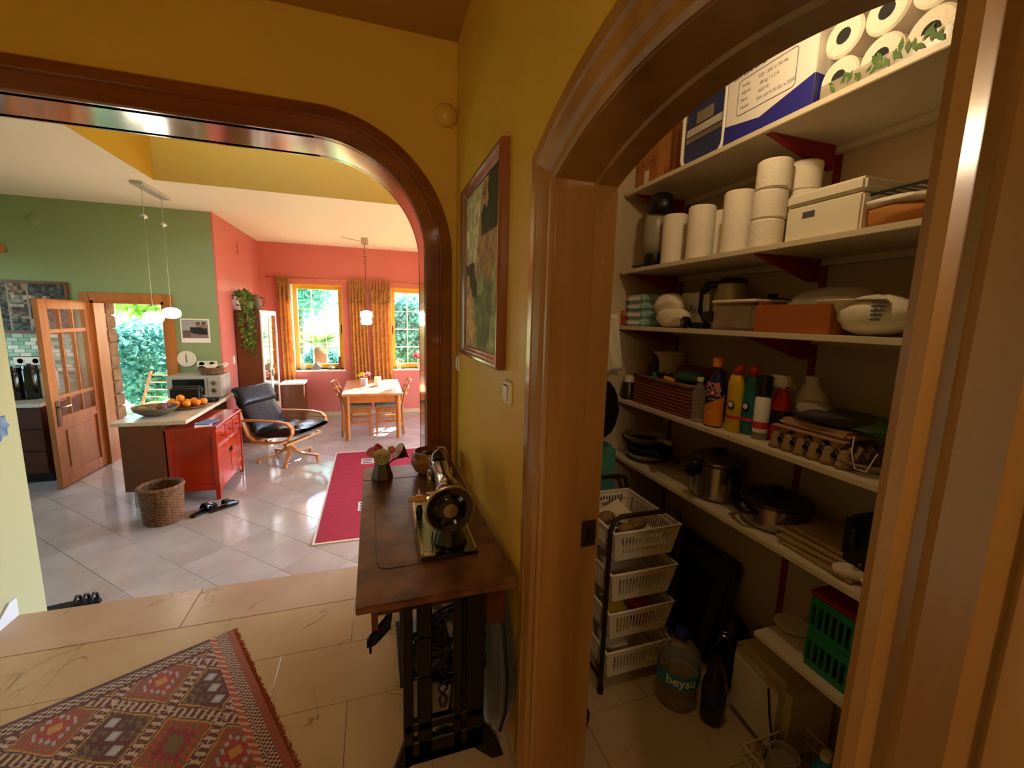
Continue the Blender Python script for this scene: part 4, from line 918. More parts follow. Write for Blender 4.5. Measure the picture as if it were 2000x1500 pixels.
# ------------------------------------------------------------------ sewing machine
sm = thing('sewing_machine', 'old black sewing machine with a big handwheel on the worn table', 'sewing machine', (.246, 1.412, STZ+.0018), -.02)
MB().box(-.105,0,0,.105,.48,.016).build('bed', 'japan_black', sm, bevel=.006)
MB().box(-.098,.035,.016,-.03,.46,.018).build('slide_plate', 'plate_metal', sm)
for x_ in (-.10,.094): MB().box(x_,.02,.016,x_+.006,.47,.0185).build('brass_strip', 'nickel', sm)
MB().box(-.09,.006,.016,-.055,.03,.021).build('corner_plate', 'nickel', sm, bevel=.002)
MB().lathe([(.066,.016),(.062,.03),(.05,.07),(.046,.11),(.05,.16),(.055,.2),(.05,.235),(.03,.25),(0,.252)], 24, T(.01,.085,0), 1, .8).build('pillar', 'japan_black', sm, smooth=True)
MB().tube([(.01,.05,.205),(.01,.12,.21),(.01,.2,.205),(.01,.28,.2),(.01,.36,.205),(.01,.41,.21)], [.045,.046,.037,.033,.038,.04], 18).build('arm', 'japan_black', sm, smooth=True)
hd = MB().ell((.01,.42,.19),(.042,.045,.085),18,14).build('head', 'japan_black', sm, smooth=True)
MB().lathe([(.036,0),(.034,.008),(0,.012)], 18, T(-.034,.36,.17) @ Matrix.Rotation(-PI/2,4,'Y')).build('face_plate', 'nickel', hd, smooth=40)
MB().lathe([(.024,0),(.022,.01),(0,.014)], 16, T(.05,.36,.185) @ Matrix.Rotation(PI/2,4,'Y')).build('tension_disc', 'nickel', hd, smooth=40)
MB().cyl((.01,.43,.03),(.01,.43,.12),.007,n=10).build('needle_bar', 'nickel', sm); MB().box(-.005,.41,.017,.025,.45,.024).build('presser_foot', 'nickel', sm)
MB().tube([(.01,.42,.265),(.01,.425,.285),(.035,.40,.29),(.04,.36,.275)], .003, 6).build('thread_guide', 'nickel', sm)
wc = Vector((-.004,-.012,.196)); wh = MB().tube([wc+Vector((.081*math.cos(2*PI*k/48),0,.081*math.sin(2*PI*k/48))) for k in range(48)], .0065, 10, True).build('handwheel', 'nickel', sm, smooth=True)
Mw = T(*wc) @ Matrix.Rotation(PI/2,4,'X')
mb = MB(); mb.lathe([(.058,-.008),(.079,-.01),(.079,.011),(.058,.008),(.058,-.008)], 40, Mw); mb.build('wheel_ring', 'japan_black', wh, smooth=40)
MB().lathe([(0,-.012),(.04,-.012),(.04,.012),(0,.014)], 28, Mw).build('wheel_hub', 'japan_black', wh, smooth=40); MB().lathe([(.026,.012),(.025,.019),(0,.02)], 24, Mw).build('hub_cap', 'nickel', wh, smooth=40)
for k in range(5): a = 2*PI*k/5+.45; MB().bar(wc+Vector((.03*math.cos(a),0,.03*math.sin(a))), wc+Vector((.07*math.cos(a),0,.07*math.sin(a))), .017, .014, (0,1,0)).build('spoke', 'japan_black', wh)
MB().cyl((.0,-.01,.196),(.005,.05,.2),.03,n=18).build('wheel_shaft', 'japan_black', sm)
MB().tube([(-.045,.15,.17),(-.07,.15,.172)], [.024,.02], 14).build('winder_disc', 'nickel', sm)
MB().lathe([(.007,0),(.012,.012),(.014,.04),(.009,.06),(.008,.075)], 14, T(-.062,.15,.172) @ Matrix.Rotation(-PI/2,4,'Y')).build('wooden_handle', 'pale_wood', sm, smooth=True)
MB().cyl((-.085,.30,.0),(-.085,.30,.115),.006,n=8).build('spool_pin', 'iron', sm)
sp2 = MB().lathe([(.013,.085),(.013,.09),(.01,.09),(.01,.115),(.014,.117),(.014,.121),(.004,.121),(.003,.145),(0,.15)], 14, T(-.085,.30,0)).build('thread_spool', 'off_white', sm, smooth=30)
MB().lathe([(.014,.0),(.012,.03),(.016,.05),(.008,.085)], 12, T(-.085,.30,0)).build('pin_post', 'iron', sm, smooth=True)
MB().tube([(-.058,.035,.018),(-.06,.05,.04),(-.058,.045,.085)], .0025, 6).build('thread_hook', 'iron', sm)

# ------------------------------------------------------------------ vase with flowers, bowl
wood('dark_vase', '4a2e1c', '2e1a0f', .5, 'z', 12, .1); wood('bowl_wood', 'a2662f', '7d4a1e', .4, 'x', 8, .2)
vf = thing('flower_vase', 'dark brown faceted vase with a cream rose and dried flowers on the sewing table', 'vase', (.03, 2.25, STZ))
MB().lathe([(.052,0),(.056,.015),(.038,.085),(.035,.10),(.028,.10),(.03,.03),(0,.02)], 6).build('vase_body', 'dark_vase', vf)
def rose(par, p, r, m, d):
    q = Vector(d).to_track_quat('Z','Y').to_matrix().to_4x4(); q.translation = Vector(p); f = MB()
    for ring in range(5):
        n = (7,6,5,4,3)[ring]; rr = r*(1,.82,.62,.42,.22)[ring]
        for k in range(n):
            a0 = 2*PI*k/n+ring*.6
            f.grid(lambda u, v: Vector((rr*(.35+.65*math.sin(v*1.5))*math.cos(a0+(u-.5)*1.35), rr*(.35+.65*math.sin(v*1.5))*math.sin(a0+(u-.5)*1.35), -r*.6+v*r*(1.05+.16*ring)-.12*r*math.cos((u-.5)*3))), 6, 5)
    f.xf(q); return f.build('rose_head', m, par, smooth=True, solid=.0015)
rose(vf, (.0,-.04,.135), .042, 'petal_cream', (0,-.8,.6)); rose(vf, (-.045,.0,.15), .032, 'petal_pink', (-.4,-.3,.9)); rose(vf, (-.02,.03,.16), .028, 'petal_red', (0,.2,1)); rose(vf, (.05,.03,.15), .022, 'petal_pink', (.4,0,1))
for x_, y_, z_ in ((0,-.03,.11),(-.04,0,.12),(-.02,.03,.13),(.045,.03,.13)): MB().tube([(x_*.3,y_*.3,.06),(x_,y_,z_)], .004, 5).build('stalk', 'leaf_green', vf)
Mc = T(.095,.03,.135) @ Vector((-.75,-.25,.55)).to_track_quat('Z','Y').to_matrix().to_4x4()
MB().lathe([(.004,-.05),(.012,-.04),(.03,-.015),(.046,.012),(.046,.016),(.03,.012),(0,.01)], 18, Mc).build('dried_pod', 'dark_vase', vf, smooth=40); MB().lathe([(.042,.0165),(0,.0155)], 18, Mc).build('pod_face', 'pale_wood', vf)
MB().tube([(.0,0,.06),(.06,.02,.10),(.12,.035,.115),(.14,.04,.10)], .004, 6).build('pod_stem', 'dark_vase', vf)
bw = thing('wooden_bowl', 'round turned wooden bowl on the far end of the sewing table', 'bowl', (.287, 2.31, STZ))
MB().lathe([(.06,0),(.085,.02),(.105,.06),(.103,.095),(.088,.125),(.083,.125),(.097,.094),(.098,.06),(.08,.025),(0,.012)], 32).build('bowl_body', 'bowl_wood', bw, smooth=50)
cl_ = MB().ell((0,0,0),(.062,.058,.045),18,12,bump=.08,seed=4).build('dark_cloth', 'black', smooth=True); cl_.location = (.272,2.31,STZ+.075); tag(cl_, 'crumpled black cloth inside the wooden bowl', 'cloth')

# ------------------------------------------------------------------ soft bag against the wall
mat('bag_grey', '3a3d3c', .7, bump=.3, bscale=12, sheen=.3)
gb = thing('soft_case', 'dark grey padded soft case standing between sewing table and wall', 'bag', (.41, 1.6, 0))
ol = [(-.24,.70),(-.27,.62),(-.33,.52),(-.375,.40),(-.365,.26),(-.31,.13),(-.22,.05),(0,.02),(.22,.04),(.32,.15),(.34,.32),(.28,.5),(.26,.68)]
MB().prism(ol, 'x', -.034, .034).build('shell', 'bag_grey', gb, bevel=.022, seg=4, smooth=True)
MB().tube([(.0, y_*1.006, z_) for y_, z_ in ol], .006, 6, True).build('zip_piping', 'black', gb, smooth=True)

# ------------------------------------------------------------------ picture, switches, dome on the walls
wood('picture_wood', '8f5230', '6f3a1e', .28, 'z', 10, .5)
py0, py1, pz0, pz1 = 1.50, 2.21, CAMH-.192, CAMH+.612
pi_ = thing('framed_painting', 'tall framed landscape painting of cliffs and greenery on the yellow wall', 'picture', (XW-.002, (py0+py1)/2, (pz0+pz1)/2))
hy, hz_ = (py1-py0)/2, (pz1-pz0)/2
prf = [(0,-.0),(0,-.024),(.008,-.034),(.018,-.034),(.026,-.026),(.036,-.024),(.048,-.014),(.05,-.0)]
def frame_side(p0, p1, inward):
    mb = MB(); p0, p1, iw = Vector(p0), Vector(p1), Vector(inward); d = (p1-p0).normalized(); vs = []
    for p, sg in ((p0,1),(p1,-1)):
        for o_, dpt in prf: vs.append(p+iw*o_+d*sg*o_+Vector((dpt,0,0)))
    n = len(prf); return mb.add(vs, [(i,(i+1)%n,n+(i+1)%n,n+i) for i in range(n)]+[tuple(range(n-1,-1,-1)), tuple(range(n,2*n))])
c4 = [(0,-hy,-hz_),(0,hy,-hz_),(0,hy,hz_),(0,-hy,hz_)]; inw = [(0,0,1),(0,-1,0),(0,0,-1),(0,1,0)]
for i in range(4): frame_side(c4[i], c4[(i+1)%4], inw[i]).build('frame_rail', 'picture_wood', pi_, smooth=35)
_lat = {}
def sn(u, v, f=3, s=0):
    x, y = u*f, v*f*1.15; i, j = math.floor(x), math.floor(y); a, b = x-i, y-j; a, b = a*a*(3-2*a), b*b*(3-2*b)
    def h(p, q):
        if (p, q, s) not in _lat: _lat[(p, q, s)] = random.Random(p*7919+q*104729+s*31).uniform(-1, 1)
        return _lat[(p, q, s)]
    return (h(i,j)*(1-a)+h(i+1,j)*a)*(1-b)+(h(i,j+1)*(1-a)+h(i+1,j+1)*a)*b
def paintf(u, v):   # u: 0 far -> 1 near, v up
    n = sn(u, v, 4, 1)*.14+sn(u, v, 11, 2)*.07
    if v > .55 and u+n < .42+.35*(v-.75): c = (.78,.75,.64)
    elif v > .68 and u+n > .55: c = (.24,.24,.17)
    elif .40 < v+n < .56 and u < .3+n: c = (.30,.24,.24)
    elif u+n*1.4 < .36: c = (.76,.62,.46)
    elif v+n > .50: c = (.66,.53,.40)
    elif sn(u, v, 6, 4) > .05: c = (.62,.64,.48)
    else: c = (.46,.50,.37)
    k = 1+.18*sn(u, v, 14, 3)+.14*sn(u, v, 34, 5); return tuple(max(.02, min(1, a*k)) for a in c)
MB().grid(lambda u, v: Vector((-.008, hy-.045-(2*hy-.09)*u, -hz_+.045+(2*hz_-.09)*v)), 60, 70, paintf).build('canvas', 'print', pi_)
MB().box(-.006,-hy+.02,-hz_+.02,0,hy-.02,hz_-.02).build('backing', 'brown_board', pi_)
def hall_switch(y_, z_, label):
    t = thing('wall_switch', label, 'switch', (XW, y_, z_), 0, 'hall light switches')
    MB().box(-.012,-.042,-.042,0,.042,.042).build('plate', 'off_white', t, bevel=.005); MB().box(-.017,-.026,-.028,-.011,.026,.028).build('rocker', 'glossy_white', t, bevel=.003)
hall_switch(1.45, CAMH-.265, 'cream rocker light switch beside the pantry door casing'); hall_switch(2.39, CAMH-.26, 'cream light switch in the corner beside the big arch')
p = at(871, 227, y=YA); dm = thing('wall_dome', 'small round yellow painted dome on the wall above the arch', 'cover', (p.x, YA, p.z))
MB().lathe([(.062,0),(.062,.012),(.05,.03),(.025,.042),(0,.045)], 24, Matrix.Rotation(PI/2,4,'X')).build('dome', 'yellow_wall', dm, smooth=True); MB().lathe([(.068,0),(.068,.006),(.06,.007)], 24, Matrix.Rotation(PI/2,4,'X')).build('base_ring', 'yellow_wall', dm)
# blue star tile on the left wall
p = at(2, 833, x=XL); mat('star_blue', '6f8fb8', .25, col2='3f6496', nscale=20)
star = [((.075 if k % 2 == 0 else .055)*math.cos(PI*k/8), (.075 if k % 2 == 0 else .055)*math.sin(PI*k/8)) for k in range(16)]
o = MB().prism(star, 'x', 0, .01).build('star_tile', 'star_blue', bevel=.002); o.location = (XL, p.y-.03, p.z); tag(o, 'blue eight pointed star tile on the pale left wall', 'tile ornament')

# ------------------------------------------------------------------ kilim
paint('kilim_weave', .95, .5, 260, .2)
kc0 = Vector((-.717, 2.304, 0)); e1 = Vector((-.895,-.446,0)); e2 = Vector((.446,-.895,0)); KA, KB = 1.13, 1.75
MAR, ORG, WHT, OLV, GRY, BRN, RED, GOLD = (.33,.08,.10), (.62,.24,.12), (.72,.62,.52), (.42,.33,.15), (.62,.62,.62), (.26,.16,.12), (.50,.12,.10), (.72,.52,.22)
def kilim(a, b):
    j = .004*math.sin(a*90+b*35)
    if a < .10 or a > KA-.10:                       # end border with overcast edge
        t = a if a < .5 else KA-a
        if t < .03: return ORG if (b*34) % 1 < .55 else (.52,.30,.14)
        if t < .075:
            return WHT if (((b*52) % 1 < .5) ^ ((t*52) % 1 < .5)) else MAR
        return (.66,.27,.16) if (b*26+t*30) % 1 < .6 else WHT
    if b < .085 or b > KB-.085:
        t = b if b < .5 else KB-b
        if t < .02: return (.30,.07,.10)
        if t < .07: return WHT if ((a*38+(.5 if (t*40) % 1 < .5 else 0)) % 1 < .5) else BRN
        return MAR
    # diamonds
    ia = (a-.30)/.32; ib = (b-.155)/.19; best = None
    for r_ in range(int(ib)-1, int(ib)+3):
        off = .5 if r_ % 2 else 0
        c = round(ia-off)+off; da = (ia-c)*.32; db = b-(.155+.19*r_); d = abs(da)/.16+abs(db)/.19
        if best is None or d < best[0]: best = (d, da, db, r_, c)
    d, da, db, r_, c = best; d += j*4
    if d > .83:                                     # white lattice with dark squares
        s = (da/.16-db/.19) if da*db > 0 else (da/.16+db/.19)
        return (MAR if abs(d-.92) < .075 and (s*4.2) % 1 < .55 else WHT) if d < 1.02 or True else WHT
    if d > .78: return BRN
    if d > .73: return GOLD
    k = r_ % 3
    step = math.floor(abs(db)/.022)*.022; q = abs(da)/.16+step/.19
    if k == 0:
        if q < .13: return GOLD
        if q < .30: return (.60,.20,.12)
        if q < .38: return GRY
        return ORG if (da*db > 0) ^ ((abs(db)*30) % 1 < .5) else (.45,.32,.22)
    if k == 1:
        for z in (-.075, 0, .075):
            if abs(da)/.028+abs(db-z)/.03 < 1: return GRY if abs(da)/.016+abs(db-z)/.018 > 1 else (.70,.70,.72)
            if abs(da)/.07+abs(db-z)/.042 < 1: return MAR
        return OLV if (q*5) % 1 < .5 else (.30,.10,.12)
    if q < .2: return OLV
    if q < .4: return RED
    return OLV if (q*6) % 1 < .45 else ORG
nu, nv = 226, 350
kr = thing('kilim_rug', 'patterned kilim rug with white diamond lattice on the marble hall floor', 'rug', (kc0.x, kc0.y, 0))
MB().grid(lambda u, v: e1*KA*u+e2*KB*v+Vector((0,0,.008+.0008*math.sin(u*60)*math.sin(v*80))), nu, nv, lambda u, v: kilim(u*KA, v*KB)).build('woven_field', 'kilim_weave', kr, fix=True)
mb = MB(); mb.add([e1*0, e1*KA, e1*KA+e2*KB, e2*KB]+[p+Vector((0,0,.0072)) for p in (e1*0, e1*KA, e1*KA+e2*KB, e2*KB)], [(0,1,2,3),(4,5,6,7),(0,1,5,4),(1,2,6,5),(2,3,7,6),(3,0,4,7)]); mat('rug_back', '5a2a20', .95); mb.build('backing', 'rug_back', kr)
mat('fringe', '9a4a24', .95); mb = MB(); rnd = random.Random(5)
for i in range(330):
    p = e2*KB*(i+.5)/330; mb.tube([p+Vector((0,0,.006)), p-e1*rnd.uniform(.012,.022)+e2*rnd.uniform(-.006,.006)+Vector((0,0,rnd.uniform(.002,.008)))], .0028, 4)
mb.build('fringe_edge', 'fringe', kr)['kind'] = 'stuff'
# hall lamp behind the camera
hl = thing('hall_lamp', 'round frosted hall ceiling lamp behind the viewpoint', 'lamp', (-.35, -1.3, HC))
MB().lathe([(.07,0),(.07,-.02),(.006,-.03),(.006,-.55)], 20).build('rose', 'brass_dark', hl, smooth=40)
mat('lamp_warm', 'ffd08a', .4, emit=5); MB().ell((0,0,-.62),(.09,.09,.09),20,14).build('globe', 'lamp_warm', hl, smooth=True)
bulb('hall_bulb', (-.35, -1.3, HC-.80), 33, (1, .79, .52), .08)
# ------------------------------------------------------------------ pantry shelves
mat('shelf_white', 'd8cbb0', .45, noise=.05, nscale=4); mat('bracket_red', '8e1420', .4); mat('cardboard', 'b5763a', .85, noise=.12, nscale=5); mat('ink_red', 'a8482a', .9)
mat('tissue', 'efe4d0', .95, bump=.25, bscale=120); mat('core', '8a7a68', .9); mat('navy', '1c2a5e', .5); mat('royal', '2b2a86', .45); mat('white_card', 'e8e2da', .6); mat('ink', '55525a', .8)
mat('foam', 'ebe2cc', .8, bump=.1, bscale=150); mat('bag_white', 'e6dcc4', .45, bump=.25, bscale=14); mat('bag_clear', 'b8ad98', .3, bump=.3, bscale=10, alpha=.55); mat('film', 'e8e8e8', .12, alpha=.05)
mat('film_thin', 'c8c8d0', .1, alpha=.015); mat('mint', 'a9c8bf', .4, col2='8fb8c4', nscale=10); mat('wood_box', 'b0622a', .6, col2='9a5220', nscale=7, stretch=(1,.2,1)); mat('clearbox', 'b39a78', .12, alpha=.5); mat('plastic_white', 'e4d9c4', .35); mat('egg_grey', '9a7a5a', .95, bump=.3, bscale=60); mat('egg_pink', 'b08a68', .95, bump=.3, bscale=60)
mat('orange_pl', 'e08a1a', .35); mat('blue_pl', '23264e', .25); mat('yellow_pl', 'd8b41c', .35); mat('teal_pl', '1f6e72', .35); mat('red_pl', 'b0202a', .35); mat('green_pl', '1f7a50', .4); mat('mint_cap', '3f9a7a', .4); mat('label_red', 'd03a3a', .5); mat('label_white', 'ece8e0', .5); mat('label_blue', '2a88b8', .45)
mat('water', '8a6a40', .08, alpha=.45); mat('pet', 'c9c2b4', .06, alpha=.22); mat('dark_pet', '2a1a10', .1, alpha=.85); mat('alu', 'b3a68e', .35, .35); mat('steel_pot', 'a39a8c', .2, 1); mat('dark_steel', '4a443e', .3, .8)
mat('mat_straw', 'a88a5a', .9, bump=.5, bscale=90); mat('cloth_cream', 'd9cbb0', .9, bump=.2, bscale=40); mat('rust_tube', '3a2418', .5, .4); mat('case_grey', '3a3632', .7); mat('cream_metal', 'c8b48c', .4); mat('wicker_red', '8a4a26', .7, bump=.7, bscale=60); mat('teal_cloth', '4a8a7e', .8); mat('glove_teal', '4a7a80', .6)
XS = 1.30
SZ = {1: CAMH+.676, 2: CAMH+.272, 3: CAMH-.026, 4: CAMH-.427, 5: CAMH-.755, 6: CAMH-1.105}
for n in range(1, 7):
    z = SZ[n]; ya, yb, yc = (-.3, 1.265, 2.115) if n < 6 else (-.3, 1.06, None)
    t = thing('wall_shelf', {1:'top white pantry shelf, carrying the boxes and toilet paper', 2:'second white pantry shelf from the top, carrying paper rolls', 3:'third white pantry shelf at eye level, carrying bags and boxes', 4:'fourth white pantry shelf, carrying cleaning bottles', 5:'fifth white pantry shelf, carrying pans and pots', 6:'short lowest pantry shelf, carrying the green crate'}[n], 'shelf', (XS, 0, z), 0, 'pantry shelves')
    MB().box(0, ya, -.02, .368, yb-.001, 0).build('board', 'shelf_white', t, bevel=.002)
    if yc: MB().box(0, yb+.001, -.02, .368, yc, 0).build('board', 'shelf_white', t, bevel=.002)
    MB().box(.335, ya, -.045, .368, (yc or yb), -.02).build('wall_rail', 'shelf_white', t, bevel=.002)
    for y_ in ((1.25, 2.06, .35) if n < 6 else (.95, .1)):
        MB().prism([(.02,-.021),(.33,-.021),(.33,-.105),(.30,-.105),(.05,-.03)], 'y', y_-.012, y_+.012).build('bracket', 'bracket_red', t)
for y_, nm in ((1.25, 'red metal shelf upright in the middle of the pantry back wall'), (2.06, 'red metal shelf upright near the pantry end wall')):
    o = MB().box(PX-.006, -.014, .3, PX-.0005, .014, 2.42).build('shelf_upright', 'bracket_red', bevel=.001); o.location = (0, y_, 0); tag(o, nm, 'shelf upright')
def it(name, label, cat, px, py, x, z, rz=0, group=None): return thing(name, label, cat, (x, at(px, py, x=x).y, z), rz, group)
def ypx(px, py, x): return at(px, py, x=x).y
def zpx(px, py, x): return at(px, py, x=x).z
def crumple(mb, c, r, seed, bump=.1, nu=18, nv=12, M=None): return mb.crumpled(c, tuple(q*1.1 for q in r), seed) if bump > .07 else mb.ell(c, r, nu, nv, M, bump, seed)

# ---- shelf 1
z = SZ[1]; y0, y1 = ypx(1286, 320, 1.36), 2.11
t = thing('cardboard_box', 'brown cardboard box at the far end of the top pantry shelf', 'box', (1.36, (y0+y1)/2, z)); hy = (y1-y0)/2
MB().box(0,-hy,0,.28,hy,.30).build('carton', 'cardboard', t, bevel=.004)
MB().box(-.001,-.02,0,0,.02,.09).build('tape', 'off_white', t); MB().box(.0,-hy-.001,.298,.28,hy,.301).build('flap', 'cardboard', t)
text('KAR', .07, 'ink_red', t, T(.10,-hy-.001,.06) @ XZ, bold=.002); text('G', .09, 'ink_red', t, T(.19,-hy-.001,.20) @ XZ); text('TR', .05, 'ink_red', t, T(-.001,-hy+.05,.11) @ YZm, bold=.002); text('LA', .05, 'ink_red', t, T(-.001,.05,.12) @ YZm)
y0, y1 = ypx(1412, 270, 1.33), ypx(1330, 300, 1.33); hy = (y1-y0)/2
t = thing('bedding_pack', 'navy bedding in a clear zip bag with white piping on the top shelf', 'bedding pack', (1.33, (y0+y1)/2, z)); H_ = .27
def rrect(hw, hh, r, n=6): return [(sx*(hw-r)+r*math.cos(a+k*PI/2/n), sz*(hh-r)+hh+r*math.sin(a+k*PI/2/n)) for sx, sz, a in ((1,1,0),(-1,1,PI/2),(-1,-1,PI),(1,-1,3*PI/2)) for k in range(n+1)]
MB().prism(rrect(hy-.008, H_/2-.004, .04), 'x', .012, .30).build('folded_bedding', 'navy', t, bevel=.006)
MB().tube([(.004, a, b) for a, b in rrect(hy-.004, H_/2, .045)], .008, 8, True).build('piping', 'label_white', t, smooth=True)
MB().box(.0095,-hy+.02,.10,.012,hy-.02,.12).build('zip', 'steel', t); MB().box(.008,-hy+.02,.125,.0115,hy-.02,.155).build('paper_insert', 'paper', t); MB().box(.008,-.05,.16,.0115,.05,.21).build('insert_picture', 'core', t, bevel=.004)
MB().prism(rrect(hy-.01, H_/2-.006, .04), 'x', .002, .008).build('clear_front', 'film_thin', t)
y0, y1 = ypx(1588, 180, 1.32), ypx(1416, 250, 1.32); hy = (y1-y0)/2
t = thing('appliance_box', 'white and blue printed appliance box on the top pantry shelf', 'box', (1.32, (y0+y1)/2, z)); H_ = .42
MB().box(0,-hy,0,.30,hy,H_).build('carton', 'white_card', t, bevel=.002)
MB().add([(-.001,hy,.006),(-.001,-hy,.006),(-.001,-hy,.10),(-.001,.02,.05),(-.001,hy,.075)], [(0,1,2,3,4)]).build('blue_wedge', 'royal', t); MB().add([(.0,-hy-.001,.006),(.30,-hy-.001,.006),(.30,-hy-.001,.08),(.0,-hy-.001,.10)], [(0,1,2,3)]).build('blue_side', 'royal', t)
text('Slim Line Silver', .024, 'ink', t, T(-.0012,hy*.86,.232) @ YZm, align='LEFT', bold=.0006); text('Speed Monitor', .024, 'ink', t, T(-.0012,-hy*.72,.250) @ YZm, align='RIGHT', bold=.0006)
MB().tube([(-.0012, a+hy*.04, .092+b) for a, b in rrect(hy*.66, .06, .012)], .0012, 4, True).build('printed_frame', 'ink', t)
for i, (l, r_) in enumerate((('Voltaj', '220 - 240 V, 50 Hz'), ('Ağırlık', ': 38 kg / 1.5 A'), ('Renk', '1850 W'), ('Model', 'SMV 69 M 50 EU x 2200'))): text(l, .015, 'ink', t, T(-.0012,hy*.62,.190-.025*i) @ YZm, align='LEFT'); text(r_, .015, 'ink', t, T(-.0012,hy*.22,.190-.025*i) @ YZm, align='LEFT')
t = thing('toilet_paper_pack', 'film wrapped pack of toilet rolls with green leaf print on the top shelf', 'toilet paper pack', (1.33, ypx(1600, 110, 1.33), z))
def roll(par, c, axis, r=.056, h=.10, nm='roll', core=.021):
    M = T(*c) @ (Matrix.Rotation(PI/2, 4, 'Y') if axis == 'x' else Matrix.Identity(4))
    o = MB().lathe([(core,0),(r-.006,0),(r,.006),(r,h-.006),(r-.006,h),(core,h),(core,0)], 28, M).build(nm, 'tissue', par, smooth=40)
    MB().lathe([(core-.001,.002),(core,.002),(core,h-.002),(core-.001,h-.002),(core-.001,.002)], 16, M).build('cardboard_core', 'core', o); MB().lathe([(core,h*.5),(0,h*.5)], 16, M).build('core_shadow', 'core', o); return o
for j in range(3):
    for i in range(6): roll(t, (.01, -.062-.113*i, .058+.113*j), 'x')
MB().box(0,-.68,.001,.13,0,.345).build('film_wrap', 'film', t, bevel=.03, seg=3)
rnd = random.Random(2)
MB().box(-.0015,-.66,.004,-.0005,-.02,.05).build('printed_band', 'bag_clear', t)
for i in range(60):
    c = Vector((-.002-.0001*i, -.06-.6*i/60, .008+.03*rnd.random())); a = rnd.uniform(.3,2.6); l = rnd.uniform(.022,.04); d = Vector((0,-math.cos(a),math.sin(a))); s_ = Vector((0,-math.sin(a),-math.cos(a)))
    MB().add([c, c+d*l*.5+s_*l*.2, c+d*l, c+d*l*.5-s_*l*.2], [(0,1,2,3)]).build('leaf_print', 'leaf_green', t)

# ---- shelf 2
z = SZ[2]
t = it('blender_jug', 'glass jug with black base and black dome lid beside the paper towels', 'jug', 1278, 510, 1.37, z)
MB().lathe([(.052,0),(.056,.01),(.05,.065),(.0,.065)], 24).build('base', 'black', t, smooth=40); MB().lathe([(.05,.065),(.062,.13),(.06,.22),(.05,.275),(.046,.275),(.056,.22),(.058,.13),(.046,.07)], 28).build('glass_body', 'bag_clear', t, smooth=True)
MB().lathe([(.056,.25),(.06,.29),(.05,.335),(.03,.352),(0,.355)], 24, T(0,-.02,0), 1.0, 1.25).build('dome_lid', 'black', t, smooth=True); MB().tube([(-.03,-.05,.02),(-.05,.02,.012),(-.055,.09,.012),(-.05,.12,.014),(-.04,.06,.012)], .004, 6).build('power_cord', 'black', t)
def towel(px, x, label, h=.225, r=.056):
    t = it('paper_towel_roll', label, 'paper towel', px, 480, x, z, 0, 'paper towel rolls on the second shelf'); roll(t, (0,0,0), 'z', r, h, 'paper', .02); return t
towel(1316, 1.372, 'paper towel roll standing right beside the glass jug'); towel(1366, 1.372, 'second paper towel roll from the glass jug'); towel(1407, 1.47, 'paper towel roll standing further back, half hidden', .21); towel(1436, 1.375, 'paper towel roll beside the stacked toilet rolls', .235)
def trl(px, py, x, k, label): t = it('toilet_roll', label, 'toilet roll', px, py, x, z+.101*k, 0, 'loose toilet rolls on the second shelf'); roll(t, (0,0,0), 'z', .056, .10, 'paper'); return t
trl(1496, 450, 1.375, 0, 'bottom toilet roll of the front stack'); trl(1503, 400, 1.377, 1, 'middle toilet roll of the front stack'); trl(1512, 345, 1.377, 2, 'topmost toilet roll of the front stack')
trl(1476, 450, 1.49, 0, 'bottom toilet roll of the stack behind'); trl(1478, 400, 1.49, 1, 'middle toilet roll of the stack behind'); trl(1570, 350, 1.49, 2, 'toilet roll high up behind the front stack'); trl(1570, 400, 1.49, 1, 'second toilet roll behind the front stack'); trl(1570, 450, 1.49, 0, 'lowest toilet roll behind the front stack')
y0, y1 = ypx(1684, 400, 1.33), ypx(1536, 420, 1.33); hy = (y1-y0)/2; H_ = zpx(1684, 343, 1.33)-z
t = thing('foam_box', 'large white polystyrene box with a lid on the second shelf', 'box', (1.33, (y0+y1)/2, z))
MB().box(0,-hy,0,.31,hy,H_*.72).build('box_body', 'foam', t, bevel=.006); MB().box(-.003,-hy-.003,H_*.72+.003,.313,hy+.003,H_).build('lid', 'foam', t, bevel=.008); MB().box(-.0015,.02,.07,0,.06,.088).build('sticker', 'ink', t)
t = it('bread_bag', 'crumpled paper and plastic bread bag at the right on the second shelf', 'bag', 1745, 430, 1.40, z)
crumple(MB(), (0,0,.035), (.06,.12,.035), 3, .12).build('bag_body', 'cardboard', t, smooth=40); crumple(MB(), (-.01,.11,.035), (.035,.07,.03), 4, .15).build('bag_neck', 'bag_clear', t, smooth=40); crumple(MB(), (0,-.02,.075), (.06,.12,.02), 6, .2).build('paper_fold', 'white_card', t)
t = thing('wire_rack', 'black wire cooling rack leaning on the bread bag', 'rack', (1.36, ypx(1750, 420, 1.36), z+.10))
R = MB(); R.tube([(0,.12,0),(0,-.2,.005),(.26,-.2,.01),(.26,.12,.005)], .004, 6, True); rk = R.build('rack_rim', 'black', t)
for i in range(12): MB().tube([(0,.10-.025*i,.0),(.26,.10-.025*i,.006)], .002, 4).build('rack_wire', 'black', t)

